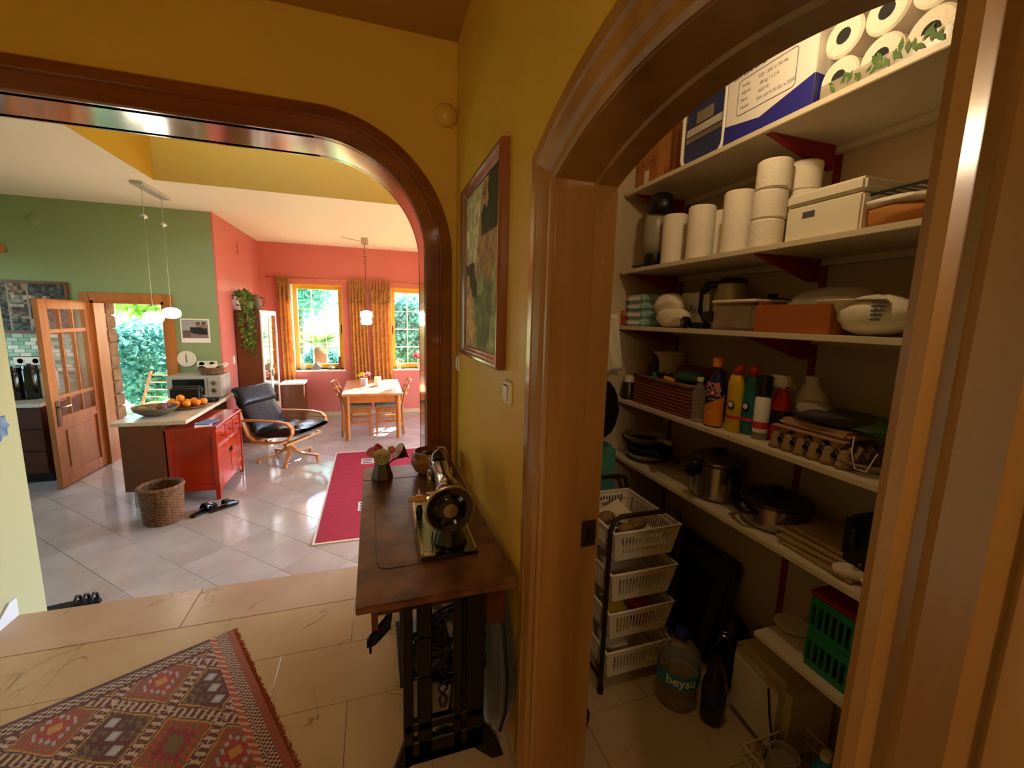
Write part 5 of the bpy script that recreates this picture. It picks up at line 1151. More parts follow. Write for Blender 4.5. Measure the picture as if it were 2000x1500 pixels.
# ---- shelf 3
z = SZ[3]
t = it('tea_box', 'small red and white carton at the far end of the eye level shelf', 'box', 1208, 615, 1.33, z); MB().box(0,-.05,0,.2,.05,.05).build('carton', 'ink_red', t, bevel=.002); MB().box(-.002,-.052,.05,.202,.052,.085).build('lid', 'cardboard', t, bevel=.002); MB().box(-.001,-.03,.01,0,.03,.04).build('printed_panel', 'orange_pl', t)
wp = None
for k in range(4):
    lb = ('lowest', 'second lowest', 'third lowest', 'topmost')[k]+' pale blue wet wipes pack of the stack'
    t = it('wipes_pack', lb, 'wipes pack', 1256, 620, 1.40, z+.042*k, .05*math.sin(k*2), 'stacked wet wipes packs')
    MB().box(-.06,-.085,.0,.06,.085,.041).build('packet', 'mint', t, bevel=.012, seg=3); MB().box(-.03,-.04,.0405,.03,.04,.0425).build('flap_label', 'label_blue', t) if k == 3 else None
    MB().box(-.0615,-.05,.01,-.06,.05,.03).build('printed_panel', 'label_white', t); MB().box(-.05,.085,.012,.05,.1,.026).build('crimped_end', 'mint', t, bevel=.003)
t = it('snack_packet', 'dark red packet standing behind the wet wipes', 'packet', 1255, 560, 1.55, z); MB().box(-.05,-.12,0,.05,.1,.17).build('packet', 'bracket_red', t, bevel=.012); MB().box(-.0515,-.08,.09,-.05,.06,.15).build('printed_panel', 'ink_red', t)
t = it('snack_packet', 'navy packet lying on the dark red packet behind the wet wipes', 'packet', 1255, 560, 1.55, z+.171); MB().box(-.05,-.12,0,.05,.02,.04).build('packet', 'navy', t, bevel=.01); MB().box(-.0515,-.09,.01,-.05,-.01,.03).build('printed_panel', 'label_blue', t)
t = it('white_carrier_bag', 'crumpled white plastic bag between the wipes and the printed bag', 'bag', 1310, 610, 1.37, z); crumple(MB(), (0,-.02,.048), (.05,.095,.046), 8, .1).build('lower_bulge', 'bag_white', t, smooth=35); crumple(MB(), (.02,.035,.105), (.055,.085,.055), 17, .14).build('upper_fold', 'bag_white', t, smooth=35)
t = it('printed_bag', 'flat white printed bag standing behind the crumpled bag', 'bag', 1352, 580, 1.48, z); MB().box(0,-.10,0,.03,.10,.17).build('bag_front', 'white_card', t, bevel=.012); text('Asya', .055, 'ink', t, T(-.001,-.03,.09) @ YZm, shear=.25); MB().lathe([(.014,0),(.018,.04),(0,.04)], 12, T(-.006,.06,.08)).build('printed_cup', 'label_blue', t)
t = it('electric_kettle', 'steel kettle with a thick black handle on the eye level shelf', 'kettle', 1428, 590, 1.53, z)
MB().lathe([(.075,0),(.08,.02),(.07,.15),(.062,.2),(0,.2)], 28).build('body', 'alu', t, smooth=40); MB().lathe([(.064,.2),(.05,.225),(0,.23)], 24).build('lid', 'dark_steel', t, smooth=40); MB().tube([(-.02,.065,.20),(-.03,.11,.205),(-.04,.13,.17),(-.04,.13,.08),(-.03,.10,.03)], .018, 10).build('handle', 'black', t, smooth=True)
t = it('black_gadget', 'small black kitchen gadget with a round wheel at the shelf edge', 'gadget', 1360, 630, 1.335, z); MB().box(-.015,-.06,.002,.03,.03,.028).build('body', 'black', t, bevel=.006); MB().lathe([(.026,-.008),(.026,.008),(.018,.012),(0,.012)], 20, T(-.02,.045,.027) @ Matrix.Rotation(-PI/2,4,'Y')).build('wheel', 'black_gloss', t, smooth=40); MB().lathe([(.008,0),(.008,.004),(0,.004)], 12, T(-.033,.045,.027) @ Matrix.Rotation(-PI/2,4,'Y')).build('wheel_hub', 'steel', t); MB().box(.0,-.09,.03,.03,-.02,.075).build('clip', 'dark_steel', t, bevel=.006)
y0, y1 = ypx(1472, 610, 1.32), ypx(1390, 610, 1.32); hy = (y1-y0)/2
t = thing('storage_container', 'clear square plastic food container with a pale lid', 'container', (1.32, (y0+y1)/2, z)); MB().box(0,-hy,.0,.16,hy,.105).build('tub', 'clearbox', t, bevel=.012, seg=3); MB().box(-.004,-hy-.004,.106,.164,hy+.004,.118).build('lid', 'plastic_white', t, bevel=.004); crumple(MB(), (.08,0,.04), (.05,hy*.6,.035), 5, .08).build('contents', 'core', t, smooth=True)
t = it('storage_tin', 'dark round edged tin under the black pan lid behind the wooden box', 'tin', 1510, 575, 1.56, z); MB().box(-.06,-.06,0,.06,.06,.099).build('tin', 'dark_steel', t, bevel=.01)
t = it('pan_cover', 'black pan lid lying behind the wooden box', 'pan lid', 1510, 575, 1.56, z+.10); MB().lathe([(.10,0),(.10,.008),(.06,.03),(.015,.036),(.02,.05),(0,.052)], 24).build('dome', 'black', t, smooth=40)
y0, y1 = ypx(1622, 620, 1.325), ypx(1474, 615, 1.325); hy = (y1-y0)/2
t = thing('wooden_box', 'open orange brown wooden box at the edge of the eye level shelf', 'box', (1.325, (y0+y1)/2, z)); H_ = .095
MB().box(0,-hy,0,.012,hy,H_).build('front_board', 'wood_box', t, bevel=.002); MB().box(.24,-hy,0,.252,hy,H_).build('back_board', 'wood_box', t, bevel=.002); MB().box(.012,-hy,0,.24,-hy+.012,H_+.012).build('side_board', 'wood_box', t, bevel=.002); MB().box(.012,hy-.012,0,.24,hy,H_+.012).build('side_board', 'wood_box', t, bevel=.002); MB().box(.012,-hy+.012,.004,.24,hy-.012,.012).build('bottom_board', 'wood_box', t)
t = thing('clear_bag', 'thin clear plastic bag lying in the open wooden box', 'bag', (1.45, (y0+y1)/2-.04, z+.014)); crumple(MB(), (0,-.02,.07), (.09,.15,.065), 13, .09, 22, 14).build('bag_film', 'bag_clear', t, smooth=40)
t = it('white_bundle', 'white plastic wrapped bundle at the right end of the eye level shelf', 'bag', 1708, 650, 1.40, z)
crumple(MB(), (0,0,.06), (.075,.105,.06), 14, .06, 22, 14).build('bundle', 'bag_white', t, smooth=50); MB().grid(lambda u, v: Vector((-.076+.03*v, .13-.19*u, .095-.035*v*(1-u)-.02*math.sin(u*7)*v+.01)), 10, 5).build('loose_flap', 'bag_white', t, solid=.003)
crumple(MB(), (.06,-.12,.05), (.08,.07,.05), 15, .1).build('dark_end', 'case_grey', t, smooth=40)
for i in range(5): MB().box(-.0775,-.055-.004*i,.045+.012*i,-.076,-.03,.051+.012*i).build('print_line', 'ink', t)

# ---- shelf 4
z = SZ[4]
y0, y1 = ypx(1345, 790, 1.33), ypx(1240, 760, 1.33); hy = (y1-y0)/2; hb = .145
t = thing('wicker_tray', 'rectangular brown wicker basket full of cleaning things', 'basket', (1.33, (y0+y1)/2, z))
for q in ((0,-hy,.012,hy),(.20,-hy,.212,hy),(.012,-hy,.20,-hy+.012),(.012,hy-.012,.20,hy)):
    p = MB().box(q[0],q[1],0,q[2],q[3],hb).build('woven_wall', 'wicker_red', t)
for j in range(8): MB().tube([(-.002,-hy-.002,.008+.016*j),(.214,-hy-.002,.008+.016*j),(.214,hy+.002,.008+.016*j),(-.002,hy+.002,.008+.016*j)], .007, 5, True).build('weave_row', 'wicker_red', t)
MB().tube([(-.004,-hy-.004,hb),(.216,-hy-.004,hb),(.216,hy+.004,hb),(-.004,hy+.004,hb)], .011, 8, True).build('rim', 'wicker', t, smooth=True); MB().box(.012,-hy+.012,.0,.2,hy-.012,.01).build('floor_panel', 'wicker_red', t)
bx, by = 1.33, (y0+y1)/2
def bottle(name, label, cat, loc, prof, m, cap, cm, n=22, sx=1, sy=1, group=None, rz=0):
    t = thing(name, label, cat, loc, rz, group); MB().lathe(prof, n, None, sx, sy).build('body', m, t, smooth=50); MB().lathe(cap, n).build('cap', cm, t, smooth=40); return t
t = bottle('small_bottle', 'small white and green capped bottle standing in the wicker basket', 'bottle', (bx+.05, by+hy*.55, z+.011), [(.025,0),(.028,.09),(.012,.11),(0,.11)], 'label_white', [(.02,.11),(.022,.135),(.012,.135),(.012,.16),(0,.16)], 'mint_cap')
t = thing('dark_brush', 'dark purple brush sticking up from the wicker basket', 'brush', (bx+.08, by+hy*.72, z+.011)); MB().tube([(0,0,0),(.0,.01,.12)], .01, 8).build('handle', 'navy', t); MB().ell((0,.02,.185),(.025,.028,.065),12,10,bump=.08,seed=2).build('bristle_head', 'case_grey', t)
o = crumple(MB(), (0,0,.07), (.07,.085,.07), 21, .12).build('cleaning_cloth', 'core', smooth=40); o.location = (bx+.11, by-.03, z+.011); tag(o, 'grey green cloth heaped in the wicker basket', 'cloth')
o = crumple(MB(), (0,0,.03), (.06,.08,.035), 22, .14).build('cleaning_cloth', 'glove_teal', smooth=40); o.location = (bx+.12, by-.06, z+.14); tag(o, 'teal cloth on top of the grey green cloth in the wicker basket', 'cloth')
o = MB().box(-.018,-.03,0,.018,.03,.02).build('sponge', 'yellow_pl', bevel=.004); o.location = (bx+.045, by-.01, z+.14); o.rotation_euler = (.2,.3,.4); tag(o, 'small yellow sponge on top of the cloths in the wicker basket', 'sponge')
t = thing('red_carton', 'dark red carton standing behind the wicker basket', 'box', (1.60, by+.03, z)); MB().box(-.045,-.1,0,.05,.14,.20).build('carton', 'bracket_red', t, bevel=.003); MB().box(-.047,-.06,.05,-.045,.08,.15).build('printed_panel', 'ink_red', t)
t = thing('white_bucket', 'tall pale plastic bucket behind the wicker basket', 'bucket', (1.58, 2.0, z)); MB().lathe([(.07,0),(.085,.26),(.08,.26),(.066,.01),(0,.01)], 24).build('pail', 'plastic_white', t, smooth=40); MB().tube([(.085*math.cos(2*PI*k/24),.085*math.sin(2*PI*k/24),.26) for k in range(24)], .005, 6, True).build('rim', 'plastic_white', t)
yb_ = ypx(1362, 810, 1.345); t = bottle('clear_bottle', 'empty clear plastic bottle beside the wicker basket', 'bottle', (1.345, yb_, z), [(.026,0),(.03,.01),(.028,.03),(.03,.05),(.028,.07),(.03,.09),(.03,.13),(.012,.165),(.012,.18)], 'pet', [(.014,.178),(.014,.195),(0,.195)], 'plastic_white')
yb_ = ypx(1391, 815, 1.35); t = thing('descaler_bottle', 'navy and orange cleaner bottle with POR ÇÖZ lettering', 'bottle', (1.355, yb_, z), 0)
MB().lathe([(.034,0),(.04,.01),(.041,.08),(.043,.14),(.041,.17),(.03,.205),(.02,.225),(.018,.25),(0,.25)], 26, None, .75, 1).build('body', 'blue_pl', t, smooth=50); MB().lathe([(.02,.25),(.021,.283),(.019,.287),(0,.287)], 18).build('cap', 'orange_pl', t, smooth=40)
def sleeve(a0, a1, zlo, zhi, m, nm, par, r=.0425, sx=.75, n=16): return MB().grid(lambda u, v: Vector((-r*sx*math.cos(a0+(a1-a0)*u), r*math.sin(a0+(a1-a0)*u), zlo(u)+(zhi(u)-zlo(u))*v)), n, 6).build(nm, m, par, smooth=True)
sleeve(1.7, -1.9, lambda u: .006, lambda u: .065+.075*u, 'orange_pl', 'orange_label', t, .0432)
def btext(txt, sz, m, par, zc, r, a=0, sx=.75, bold=0):
    cu = bpy.data.curves.new('t', 'FONT'); cu.body = txt; cu.size = sz; cu.align_x = 'CENTER'; cu.align_y = 'CENTER'; cu.offset = bold; cu.resolution_u = 3; ob = bpy.data.objects.new('t', cu); C.objects.link(ob); bpy.context.view_layer.update(); me = bpy.data.meshes.new_from_object(ob); bpy.data.objects.remove(ob)
    for v in me.vertices: b_ = -v.co.x/r+a; v.co = (-r*sx*math.cos(b_), r*math.sin(b_), zc+v.co.y)
    me.materials.clear(); me.materials.append(M_[m]); o = bpy.data.objects.new('lettering', me); C.objects.link(o); o.parent = par; return o
for s_, zz in (('POR', .172), ('ÇÖZ', .143)): btext(s_, .034, 'label_white', t, zz, .0445, -.35, .75, .0022); btext(s_, .034, 'label_red', t, zz, .0452, -.35, .75, .0006)
btext('ULTRA', .012, 'label_white', t, .118, .0452, -.35); btext('YAĞ', .016, 'label_white', t, .06, .0450, -.2)
def wcbottle(px, x, m, label, hh=.245):
    t = thing('toilet_cleaner', label, 'bottle', (x, ypx(px, 815, x), z), 0, 'toilet cleaner bottles'); MB().lathe([(.03,0),(.034,.008),(.033,.12),(.035,.17),(.034,.20),(.026,.225),(.014,.235),(0,.235)], 22, None, .7, 1).build('body', m, t, smooth=50)
    MB().tube([(0,0,.23),(-.004,-.012,.252),(-.01,-.03,.262)], [.017,.016,.012], 12).build('cap', 'label_red', t, smooth=True); sleeve(1.6,-1.6, lambda u: .055, lambda u: .068, 'label_red', 'red_band', t, .0345, .7)
    MB().lathe([(.017,0),(.017,.001),(0,.001)], 18, T(-.0248,-.006,.11) @ Matrix.Rotation(-PI/2,4,'Y')).build('dark_badge', 'black', t); MB().lathe([(.011,0),(.011,.001),(0,.001)], 18, T(-.0262,-.006,.112) @ Matrix.Rotation(-PI/2,4,'Y')).build('badge_face', 'label_white', t)
wcbottle(1432, 1.365, 'yellow_pl', 'yellow toilet cleaner bottle with a red cap'); wcbottle(1461, 1.395, 'teal_pl', 'teal toilet cleaner bottle with a red cap')
t = bottle('spray_can', 'white spray can with a black cap and red band', 'spray can', (1.375, ypx(1486, 825, 1.375), z), [(.026,0),(.027,.005),(.027,.155),(.02,.168),(0,.168)], 'label_white', [(.024,.165),(.025,.235),(.022,.24),(0,.24)], 'black'); MB().lathe([(.0275,.045),(.0275,.07)], 22).build('red_band', 'label_red', t); MB().lathe([(.0275,.004),(.0275,.03)], 22).build('brown_band', 'core', t)
t = thing('trigger_sprayer', 'red trigger spray bottle with a white nozzle', 'spray bottle', (1.42, ypx(1522, 825, 1.42), z)); MB().lathe([(.035,0),(.04,.01),(.04,.13),(.03,.17),(.014,.195),(.014,.21),(0,.21)], 22, None, .75, 1).build('body', 'red_pl', t, smooth=50); MB().box(-.02,-.02,.20,.02,.05,.245).build('spray_head', 'label_white', t, bevel=.008); MB().tube([(0,.045,.225),(0,.06,.20),(0,.05,.17)], .006, 8).build('trigger', 'label_white', t); MB().lathe([(.036,.06),(.0405,.065),(.0405,.12),(.036,.122)], 22, None, .77, 1.02).build('dark_label', 'black', t)
t = thing('bleach_jug', 'cream plastic jug with a moulded handle behind the egg trays', 'jug', (1.53, ypx(1580, 800, 1.53), z)); 
mb = MB(); mb.lathe([(.06,0),(.066,.012),(.066,.13),(.055,.17),(.03,.21),(.02,.225),(0,.225)], 24, None, .8, 1); mb.build('body', 'plastic_white', t, smooth=50); MB().tube([(-.04,.03,.20),(-.05,.065,.19),(-.05,.08,.14),(-.045,.072,.09)], .013, 10).build('handle', 'plastic_white', t, smooth=True); MB().lathe([(.023,.222),(.023,.245),(0,.245)], 18).build('cap', 'plastic_white', t)
yc = ypx(1600, 870, 1.40)
def eggtray(par, loc_, m, nm, flip=False, nx=5, ny=6, p=.046):
    L_, W_ = ny*p, nx*p
    def f(u, v):
        x, y = u*W_-.0, v*L_-L_/2; hgt = .02+.02*(math.cos(2*PI*u*nx)*math.cos(2*PI*v*ny)); return Vector((x, y, hgt if not flip else .045-hgt))
    o = MB().grid(f, nx*8, ny*8).build(nm, m, par, smooth=True, solid=.003); o.location = loc_; return o
t = thing('egg_tray', 'grey brown pulp egg tray at the bottom of the egg tray stack', 'egg tray', (1.345, yc, z)); eggtray(t, (0,0,.004), 'egg_grey', 'moulded_cups'); eggtray(t, (0,0,.026), 'egg_grey', 'moulded_cups')
mb = MB()
for i in range(6): mb.lathe([(.026,0),(.022,.012),(.013,.05),(.008,.056)], 6, T(.006, -.115+.046*i, .002))
mb.build('front_cups', 'egg_grey', t, smooth=True)['kind'] = 'stuff'
for i in range(5): MB().lathe([(.009,0),(.009,.002),(0,.002)], 12, T(-.008,-.092+.046*i,.036) @ Matrix.Rotation(-PI/2,4,'Y')).build('cup_opening', 'black', t)
t = thing('egg_carton', 'pinkish lidded egg carton on top of the egg tray', 'egg carton', (1.36, yc+.01, z+.072)); MB().box(0,-.12,.005,.16,.12,.035).build('lid', 'egg_pink', t, bevel=.012); MB().box(-.02,-.125,.003,.01,.125,.009).build('lip', 'egg_pink', t, bevel=.002)
for i in range(4): MB().lathe([(.012,-.04),(.02,-.01),(.024,.004)], 10, T(.008,-.09+.06*i,0)).build('cup', 'egg_pink', t, smooth=True)
for nm_, lb_, c_, r_, s__, m_ in (('carrier_bag', 'green carrier bag at the right of the egg carton', (.03,-.10,.02), (.08,.08,.03), 32, 'leaf_green'), ('carrier_bag', 'clear carrier bag at the left on the egg carton', (-.02,.06,.045), (.05,.07,.03), 33, 'bag_clear')):
    o = crumple(MB(), (0,0,0), r_, s__, .14).build(nm_, m_, smooth=40); o.location = (1.43+c_[0], yc-.02+c_[1], z+.103+c_[2]); tag(o, lb_, 'bag')
t = thing('carrier_bag', 'dark carrier bag heaped on the egg carton, its string hanging down', 'bag', (1.43, yc-.02, z+.103)); crumple(MB(), (0,0,.03), (.08,.13,.032), 31, .12).build('bag_film', 'case_grey', t, smooth=40)
MB().tube([(-.075,-.11,.0),(-.10,-.125,-.04),(-.10,-.14,-.085),(-.10,-.17,-.085),(-.08,-.18,-.03)], .0018, 5).build('bag_string', 'plastic_white', t)
t = thing('glass_dish', 'ribbed glass dish at the near end of the cleaning shelf', 'dish', (1.42, ypx(1700, 905, 1.42), z)); MB().lathe([(.05,0),(.055,.006),(.095,.03),(.092,.034),(.05,.01),(0,.008)], 28).build('bowl', 'clearbox', t, smooth=40)
for k in range(20): a = 2*PI*k/20; MB().tube([(.056*math.cos(a),.056*math.sin(a),.008),(.094*math.cos(a),.094*math.sin(a),.031)], .003, 5).build('rib', 'clearbox', t)
t = thing('dark_jar', 'dark jar with a white lid at the far left end of the cleaning shelf', 'jar', (1.35, 2.03, z)); MB().lathe([(.04,0),(.04,.09),(.036,.095),(0,.095)], 20).build('jar_body', 'dark_steel', t, smooth=40); MB().lathe([(.03,.096),(.03,.13),(0,.13)], 18).build('lid', 'plastic_white', t, smooth=40)

# ---- shelf 5
z = SZ[5]
for i, (px, dz, m_, lb, rr) in enumerate(((1262, 0, 'alu', 'lowest pale frying pan of the pan stack', .115), (1270, .045, 'dark_steel', 'middle frying pan of the pan stack', .12), (1256, .09, 'alu', 'upper dark frying pan of the pan stack with a pale rim', .12))):
    t = thing('frying_pan', lb, 'frying pan', (1.44, ypx(px, 900, 1.44), z+dz), (.25, -.35, .1)[i], 'stacked frying pans'); MB().lathe([(rr*.78,0),(rr*.84,.006),(rr,.04),(rr*.97,.041),(rr*.8,.01),(0,.01)], 32).build('pan_body', m_, t, smooth=40); MB().lathe([(rr*.95,.010),(rr*.8,.0112),(0,.0112)], 24).build('coating', 'black', t)
    MB().tube([(-.02,-rr*.96,.036),(-.03,-rr-.04,.052),(-.04,-rr-.12,.058)], [.012,.011,.014], 8).build('handle', 'black' if i != 2 else 'alu', t, smooth=True); MB().box(-.03,-rr-.01,.028,-.01,-rr+.012,.044).build('handle_bracket', 'chrome', t, bevel=.003)
t = thing('pressure_cooker', 'tall steel pressure cooker with black handles', 'pressure cooker', (1.44, ypx(1402, 930, 1.44), z), -.3)
MB().lathe([(.10,0),(.112,.012),(.112,.15),(.118,.155),(.118,.16),(0,.16)], 36).build('pot', 'steel_pot', t, smooth=40); MB().lathe([(.119,.161),(.119,.172),(.10,.186),(.04,.195),(0,.196)], 32).build('lid', 'steel_pot', t, smooth=40)
MB().tube([(-.10,-.05,.165),(-.135,-.075,.172),(-.16,-.095,.168)], [.016,.018,.014], 10).build('lid_handle', 'black', t, smooth=True); MB().box(-.155,-.05,.10,-.112,.0,.145).build('side_grip', 'black', t, bevel=.01); MB().box(-.03,-.02,.196,.03,.02,.215).build('valve', 'black', t, bevel=.006); MB().tube([(.115*math.cos(a*.2),.115*math.sin(a*.2),.16) for a in range(31)], .006, 6).build('bayonet_ring', 'dark_steel', t)
t = thing('casserole_pot', 'low wide steel casserole with a black side grip', 'pot', (1.455, ypx(1513, 1000, 1.455), z), -.35)
MB().lathe([(.105,0),(.118,.012),(.122,.09),(.127,.094),(0,.094)], 36).build('pot', 'steel_pot', t, smooth=40); MB().lathe([(.127,.095),(.125,.104),(.09,.12),(.03,.128),(0,.128)], 32).build('lid', 'dark_steel', t, smooth=40); MB().box(-.022,-.022,.128,.022,.022,.15).build('lid_knob', 'black', t, bevel=.008); MB().tube([(-.105,.06,.068),(-.142,.05,.066),(-.148,0,.064),(-.142,-.05,.066),(-.105,-.06,.068)], .011, 8).build('side_grip', 'black', t, smooth=True)
ym = ypx(1615, 1080, 1.42)
for i in range(4):
    t = thing('straw_mat', ('lowest', 'second', 'third', 'topmost')[i]+' folded straw table mat of the pile beside the casserole', 'table mat', (1.335+.012*i, ym+.02*((i*7) % 3-1), z+.0165*i), .06*((i*5) % 3-1), 'pile of straw mats'); MB().box(0,-.115,0,.26,.115,.016).build('mat', 'mat_straw', t, bevel=.007, seg=3)
    MB().tube([(0,-.115,.008),(.26,-.115,.008),(.26,.115,.008),(0,.115,.008)], .0075, 6, True).build('bound_edge', 'mat_straw', t)
t = thing('oven_mitt', 'beige quilted oven mitt on the mats at the shelf edge', 'oven mitt', (1.35, ypx(1655, 1105, 1.35), z), -.5); crumple(MB(), (.03,0,.025), (.07,.04,.022), 41, .05).build('palm', 'cloth_cream', t, smooth=True); crumple(MB(), (.05,-.05,.025), (.04,.018,.018), 42, .05).build('thumb', 'cloth_cream', t, smooth=True)
t = thing('black_tray', 'black roasting tin stood on edge at the near end of the pot shelf', 'tray', (1.46, ypx(1712, 1100, 1.46), z)); MB().box(-.10,-.05,0,.15,.05,.19).build('tin', 'black', t, bevel=.015); MB().tube([(-.10,0,.1),(-.125,0,.12),(-.125,0,.16),(-.10,0,.175)], .008, 6).build('handle', 'black', t)

# ---- shelf 6
z = SZ[6]
yn, yf2 = ypx(1700, 1260, 1.335)-.12, ypx(1575, 1250, 1.335); H_ = zpx(1575, 1152, 1.335)-z
t = thing('green_crate', 'green plastic crate with a dark red lid on the lowest shelf', 'crate', (1.335, (yn+yf2)/2, z)); hy = (yf2-yn)/2
for k in range(2):
    zz = H_/2*k; 
    for q in ((0,-hy,.008,hy),(.262,-hy,.27,hy),(.008,-hy,.262,-hy+.008),(.008,hy-.008,.262,hy)):
        MB().box(q[0],q[1],zz,q[2],q[3],zz+.02).build('crate_rail', 'green_pl', t); MB().box(q[0]-.002,q[1]-.002,zz+H_/2-.03,q[2]+.002,q[3]+.002,zz+H_/2-.002).build('crate_rail', 'green_pl', t)
    n = int(2*hy/.02)
    for i in range(n+1): y_ = -hy+2*hy*i/n; MB().box(.001,y_-.004,zz+.02,.007,y_+.004,zz+H_/2-.03).build('crate_bar', 'green_pl', t)
    for i in range(14): x_ = .01+.25*i/13; MB().box(x_-.004,hy-.007,zz+.02,x_+.004,hy-.001,zz+H_/2-.03).build('crate_bar', 'green_pl', t)
MB().box(-.006,-hy-.006,H_,.276,hy+.006,H_+.018).build('lid', 'bracket_red', t, bevel=.004); MB().box(.02,-hy+.02,.005,.25,hy-.02,H_-.04).build('contents', 'case_grey', t, bevel=.02)
t = it('paper_plate_stack', 'small pale saucer stack at the far end of the lowest shelf', 'saucer', 1545, 1240, 1.45, z); MB().lathe([(.03,0),(.06,.012),(.06,.016),(0,.01)], 20).build('saucer', 'plastic_white', t, smooth=40)

# ---- floor of the pantry
c0 = at(1172, 1352, z=0); cxl, cyf = c0.x, c0.y
cwid = at(1336, 1020, y=cyf).x-cxl-.02; cdep = .42
ct = thing('basket_trolley', 'brown tubular trolley with four white plastic baskets', 'trolley', (cxl, cyf, 0))
topz = at(1260, 1003, y=cyf).z
for y_ in (0, cdep):
    MB().tube([(0,y_,.0),(0,y_,topz-.06),(.015,y_,topz-.015),(.05,y_,topz),(cwid-.05,y_,topz),(cwid-.015,y_,topz-.015),(cwid,y_,topz-.06),(cwid,y_,0)], .010, 10).build('tube_frame', 'rust_tube', ct, smooth=True)
for x_ in (0, cwid):
    MB().tube([(x_,0,.06),(x_,cdep,.06)], .008, 8).build('side_tube', 'rust_tube', ct)
    for y_ in (0, cdep): MB().cyl((x_,y_,0),(x_,y_,.02),.014,n=12).build('foot', 'black', ct)
rims = [at(1265, py, y=cyf).z for py in (1030, 1108, 1180, 1252)]
def basket(par, z1, h=.135, m='plastic_white'):
    b = MB(); x0, x1, y0, y1 = .012, cwid-.012, -.018, cdep-.03; i_ = .022; nm = MB()
    z0 = z1-h
    def wall(pa, pb, qa, qb, n):    # top edge pa-pb, bottom edge qa-qb
        pa, pb, qa, qb = map(Vector, (pa, pb, qa, qb)); th = .0035
        def P_(u, v): return qa.lerp(qb, u).lerp(pa.lerp(pb, u), v)
        def patch(u0, u1, v0, v1): nm.add([P_(u0,v0), P_(u1,v0), P_(u1,v1), P_(u0,v1)], [(0,1,2,3)])
        patch(0,1,0,.22); patch(0,1,.82,1); patch(0,.1,.22,.82); patch(.9,1,.22,.82)
        for k in range(n): u = .1+.8*(k+.5)/n; w_ = .8/n*.42; patch(u-w_/2+.4*.8/n, u+w_/2+.4*.8/n, .22, .82) if k < n-1 else None
    T4 = [(x0,y0,z1),(x1,y0,z1),(x1,y1,z1),(x0,y1,z1)]; B4 = [(x0+i_,y0+i_,z0),(x1-i_,y0+i_,z0),(x1-i_,y1-i_,z0),(x0+i_,y1-i_,z0)]
    for k in range(4): wall(T4[k], T4[(k+1)%4], B4[k], B4[(k+1)%4], (15, 22, 15, 22)[k])
    nm.add(B4, [(0,1,2,3)])
    o = nm.build('basket', m, par, solid=.003); MB().tube(T4, .007, 8, True).build('basket_rim', m, o, smooth=True); return o
for k, z1 in enumerate(rims): basket(ct, z1)
rnd = random.Random(9)
for i in range(9):
    M = T(.03+.09*rnd.random()+.06, .04+.30*rnd.random(), .045+.008*i) @ Matrix.Rotation(rnd.uniform(-.5,.5),4,'X') @ Matrix.Rotation(rnd.uniform(-.4,.4),4,'Y') @ rotz(rnd.uniform(0,3)); o = MB().box(-.05,-.07,0,.05,.07,.002).build('envelope', ('paper','cardboard','cloth_cream')[i % 3]); o.matrix_world = T(cxl+.04, cyf+.03, rims[0]-.128) @ M; tag(o, ('white','brown','cream')[i % 3]+' loose envelope in the heap in the top trolley basket', 'envelope', 'envelopes in the top trolley basket')
o = MB().box(-.015,-.02,.0,cwid-.075,.33,.05).build('paper_bag', 'cloth_cream', bevel=.015); o.location = (cxl+.04, cyf+.03, rims[0]-.128); tag(o, 'flat cream paper bag lining the top trolley basket', 'bag')
for i, (x_, y_) in enumerate(((.12,.06),(.20,.10),(.09,.18))):
    o = crumple(MB(), (0,0,0), (.042,.034,.03), 50+i, .05).build('sweet_potato', 'potato', smooth=True); o.location = (cxl+x_, cyf+y_, rims[0]-.03); tag(o, ('brown root vegetable at the front left of the top trolley basket', 'brown root vegetable at the front right of the top trolley basket', 'brown root vegetable at the back of the top trolley basket')[i], 'vegetable', 'root vegetables in the trolley')
for i, (x_, y_, m_, lb, zz) in enumerate(((.08,.05,'yellow_pl','yellow carton in the third trolley basket',2), (cwid-.12,.06,'red_pl','red packet in the third trolley basket',2), (.13,.08,'cloth_cream','crumpled pale bag in the lowest trolley basket',3))):
    o = MB().box(-.05,-.03,0,.05,.06,.11 if i < 2 else .09).build('carton' if i == 0 else ('packet' if i == 1 else 'paper_bag'), m_, bevel=.015 if i else .003, seg=3); o.location = (cxl+x_, cyf+y_, rims[zz]-.13); tag(o, lb, ('carton','packet','bag')[i])
bp = at(1338, 1385, z=0)
t = thing('water_bottle', 'big five litre water bottle with a blue cap and blue label', 'bottle', (bp.x, bp.y+.06, 0))
MB().lathe([(.07,0),(.085,.012),(.087,.05),(.082,.06),(.087,.07),(.087,.13),(.087,.20),(.08,.235),(.05,.27),(.024,.285),(.024,.30),(0,.30)], 36).build('bottle_body', 'pet', t, smooth=50); MB().lathe([(0,.004),(.068,.004),(.082,.016),(.083,.11),(0,.11)], 32).build('water', 'water', t, smooth=40)
MB().lathe([(.027,.295),(.027,.325),(.024,.328),(0,.328)], 20).build('cap', 'royal', t, smooth=40); MB().lathe([(.0885,.115),(.0885,.175)], 36).build('label', 'label_blue', t, smooth=True); MB().tube([(-.024,0,.295),(-.05,0,.31),(-.03,.03,.315)], .004, 6).build('carry_loop', 'royal', t)
text('beysu', .055, 'label_white', t, rotz(-.55) @ T(0,0,.147), wrap=.0895, bold=.0012)
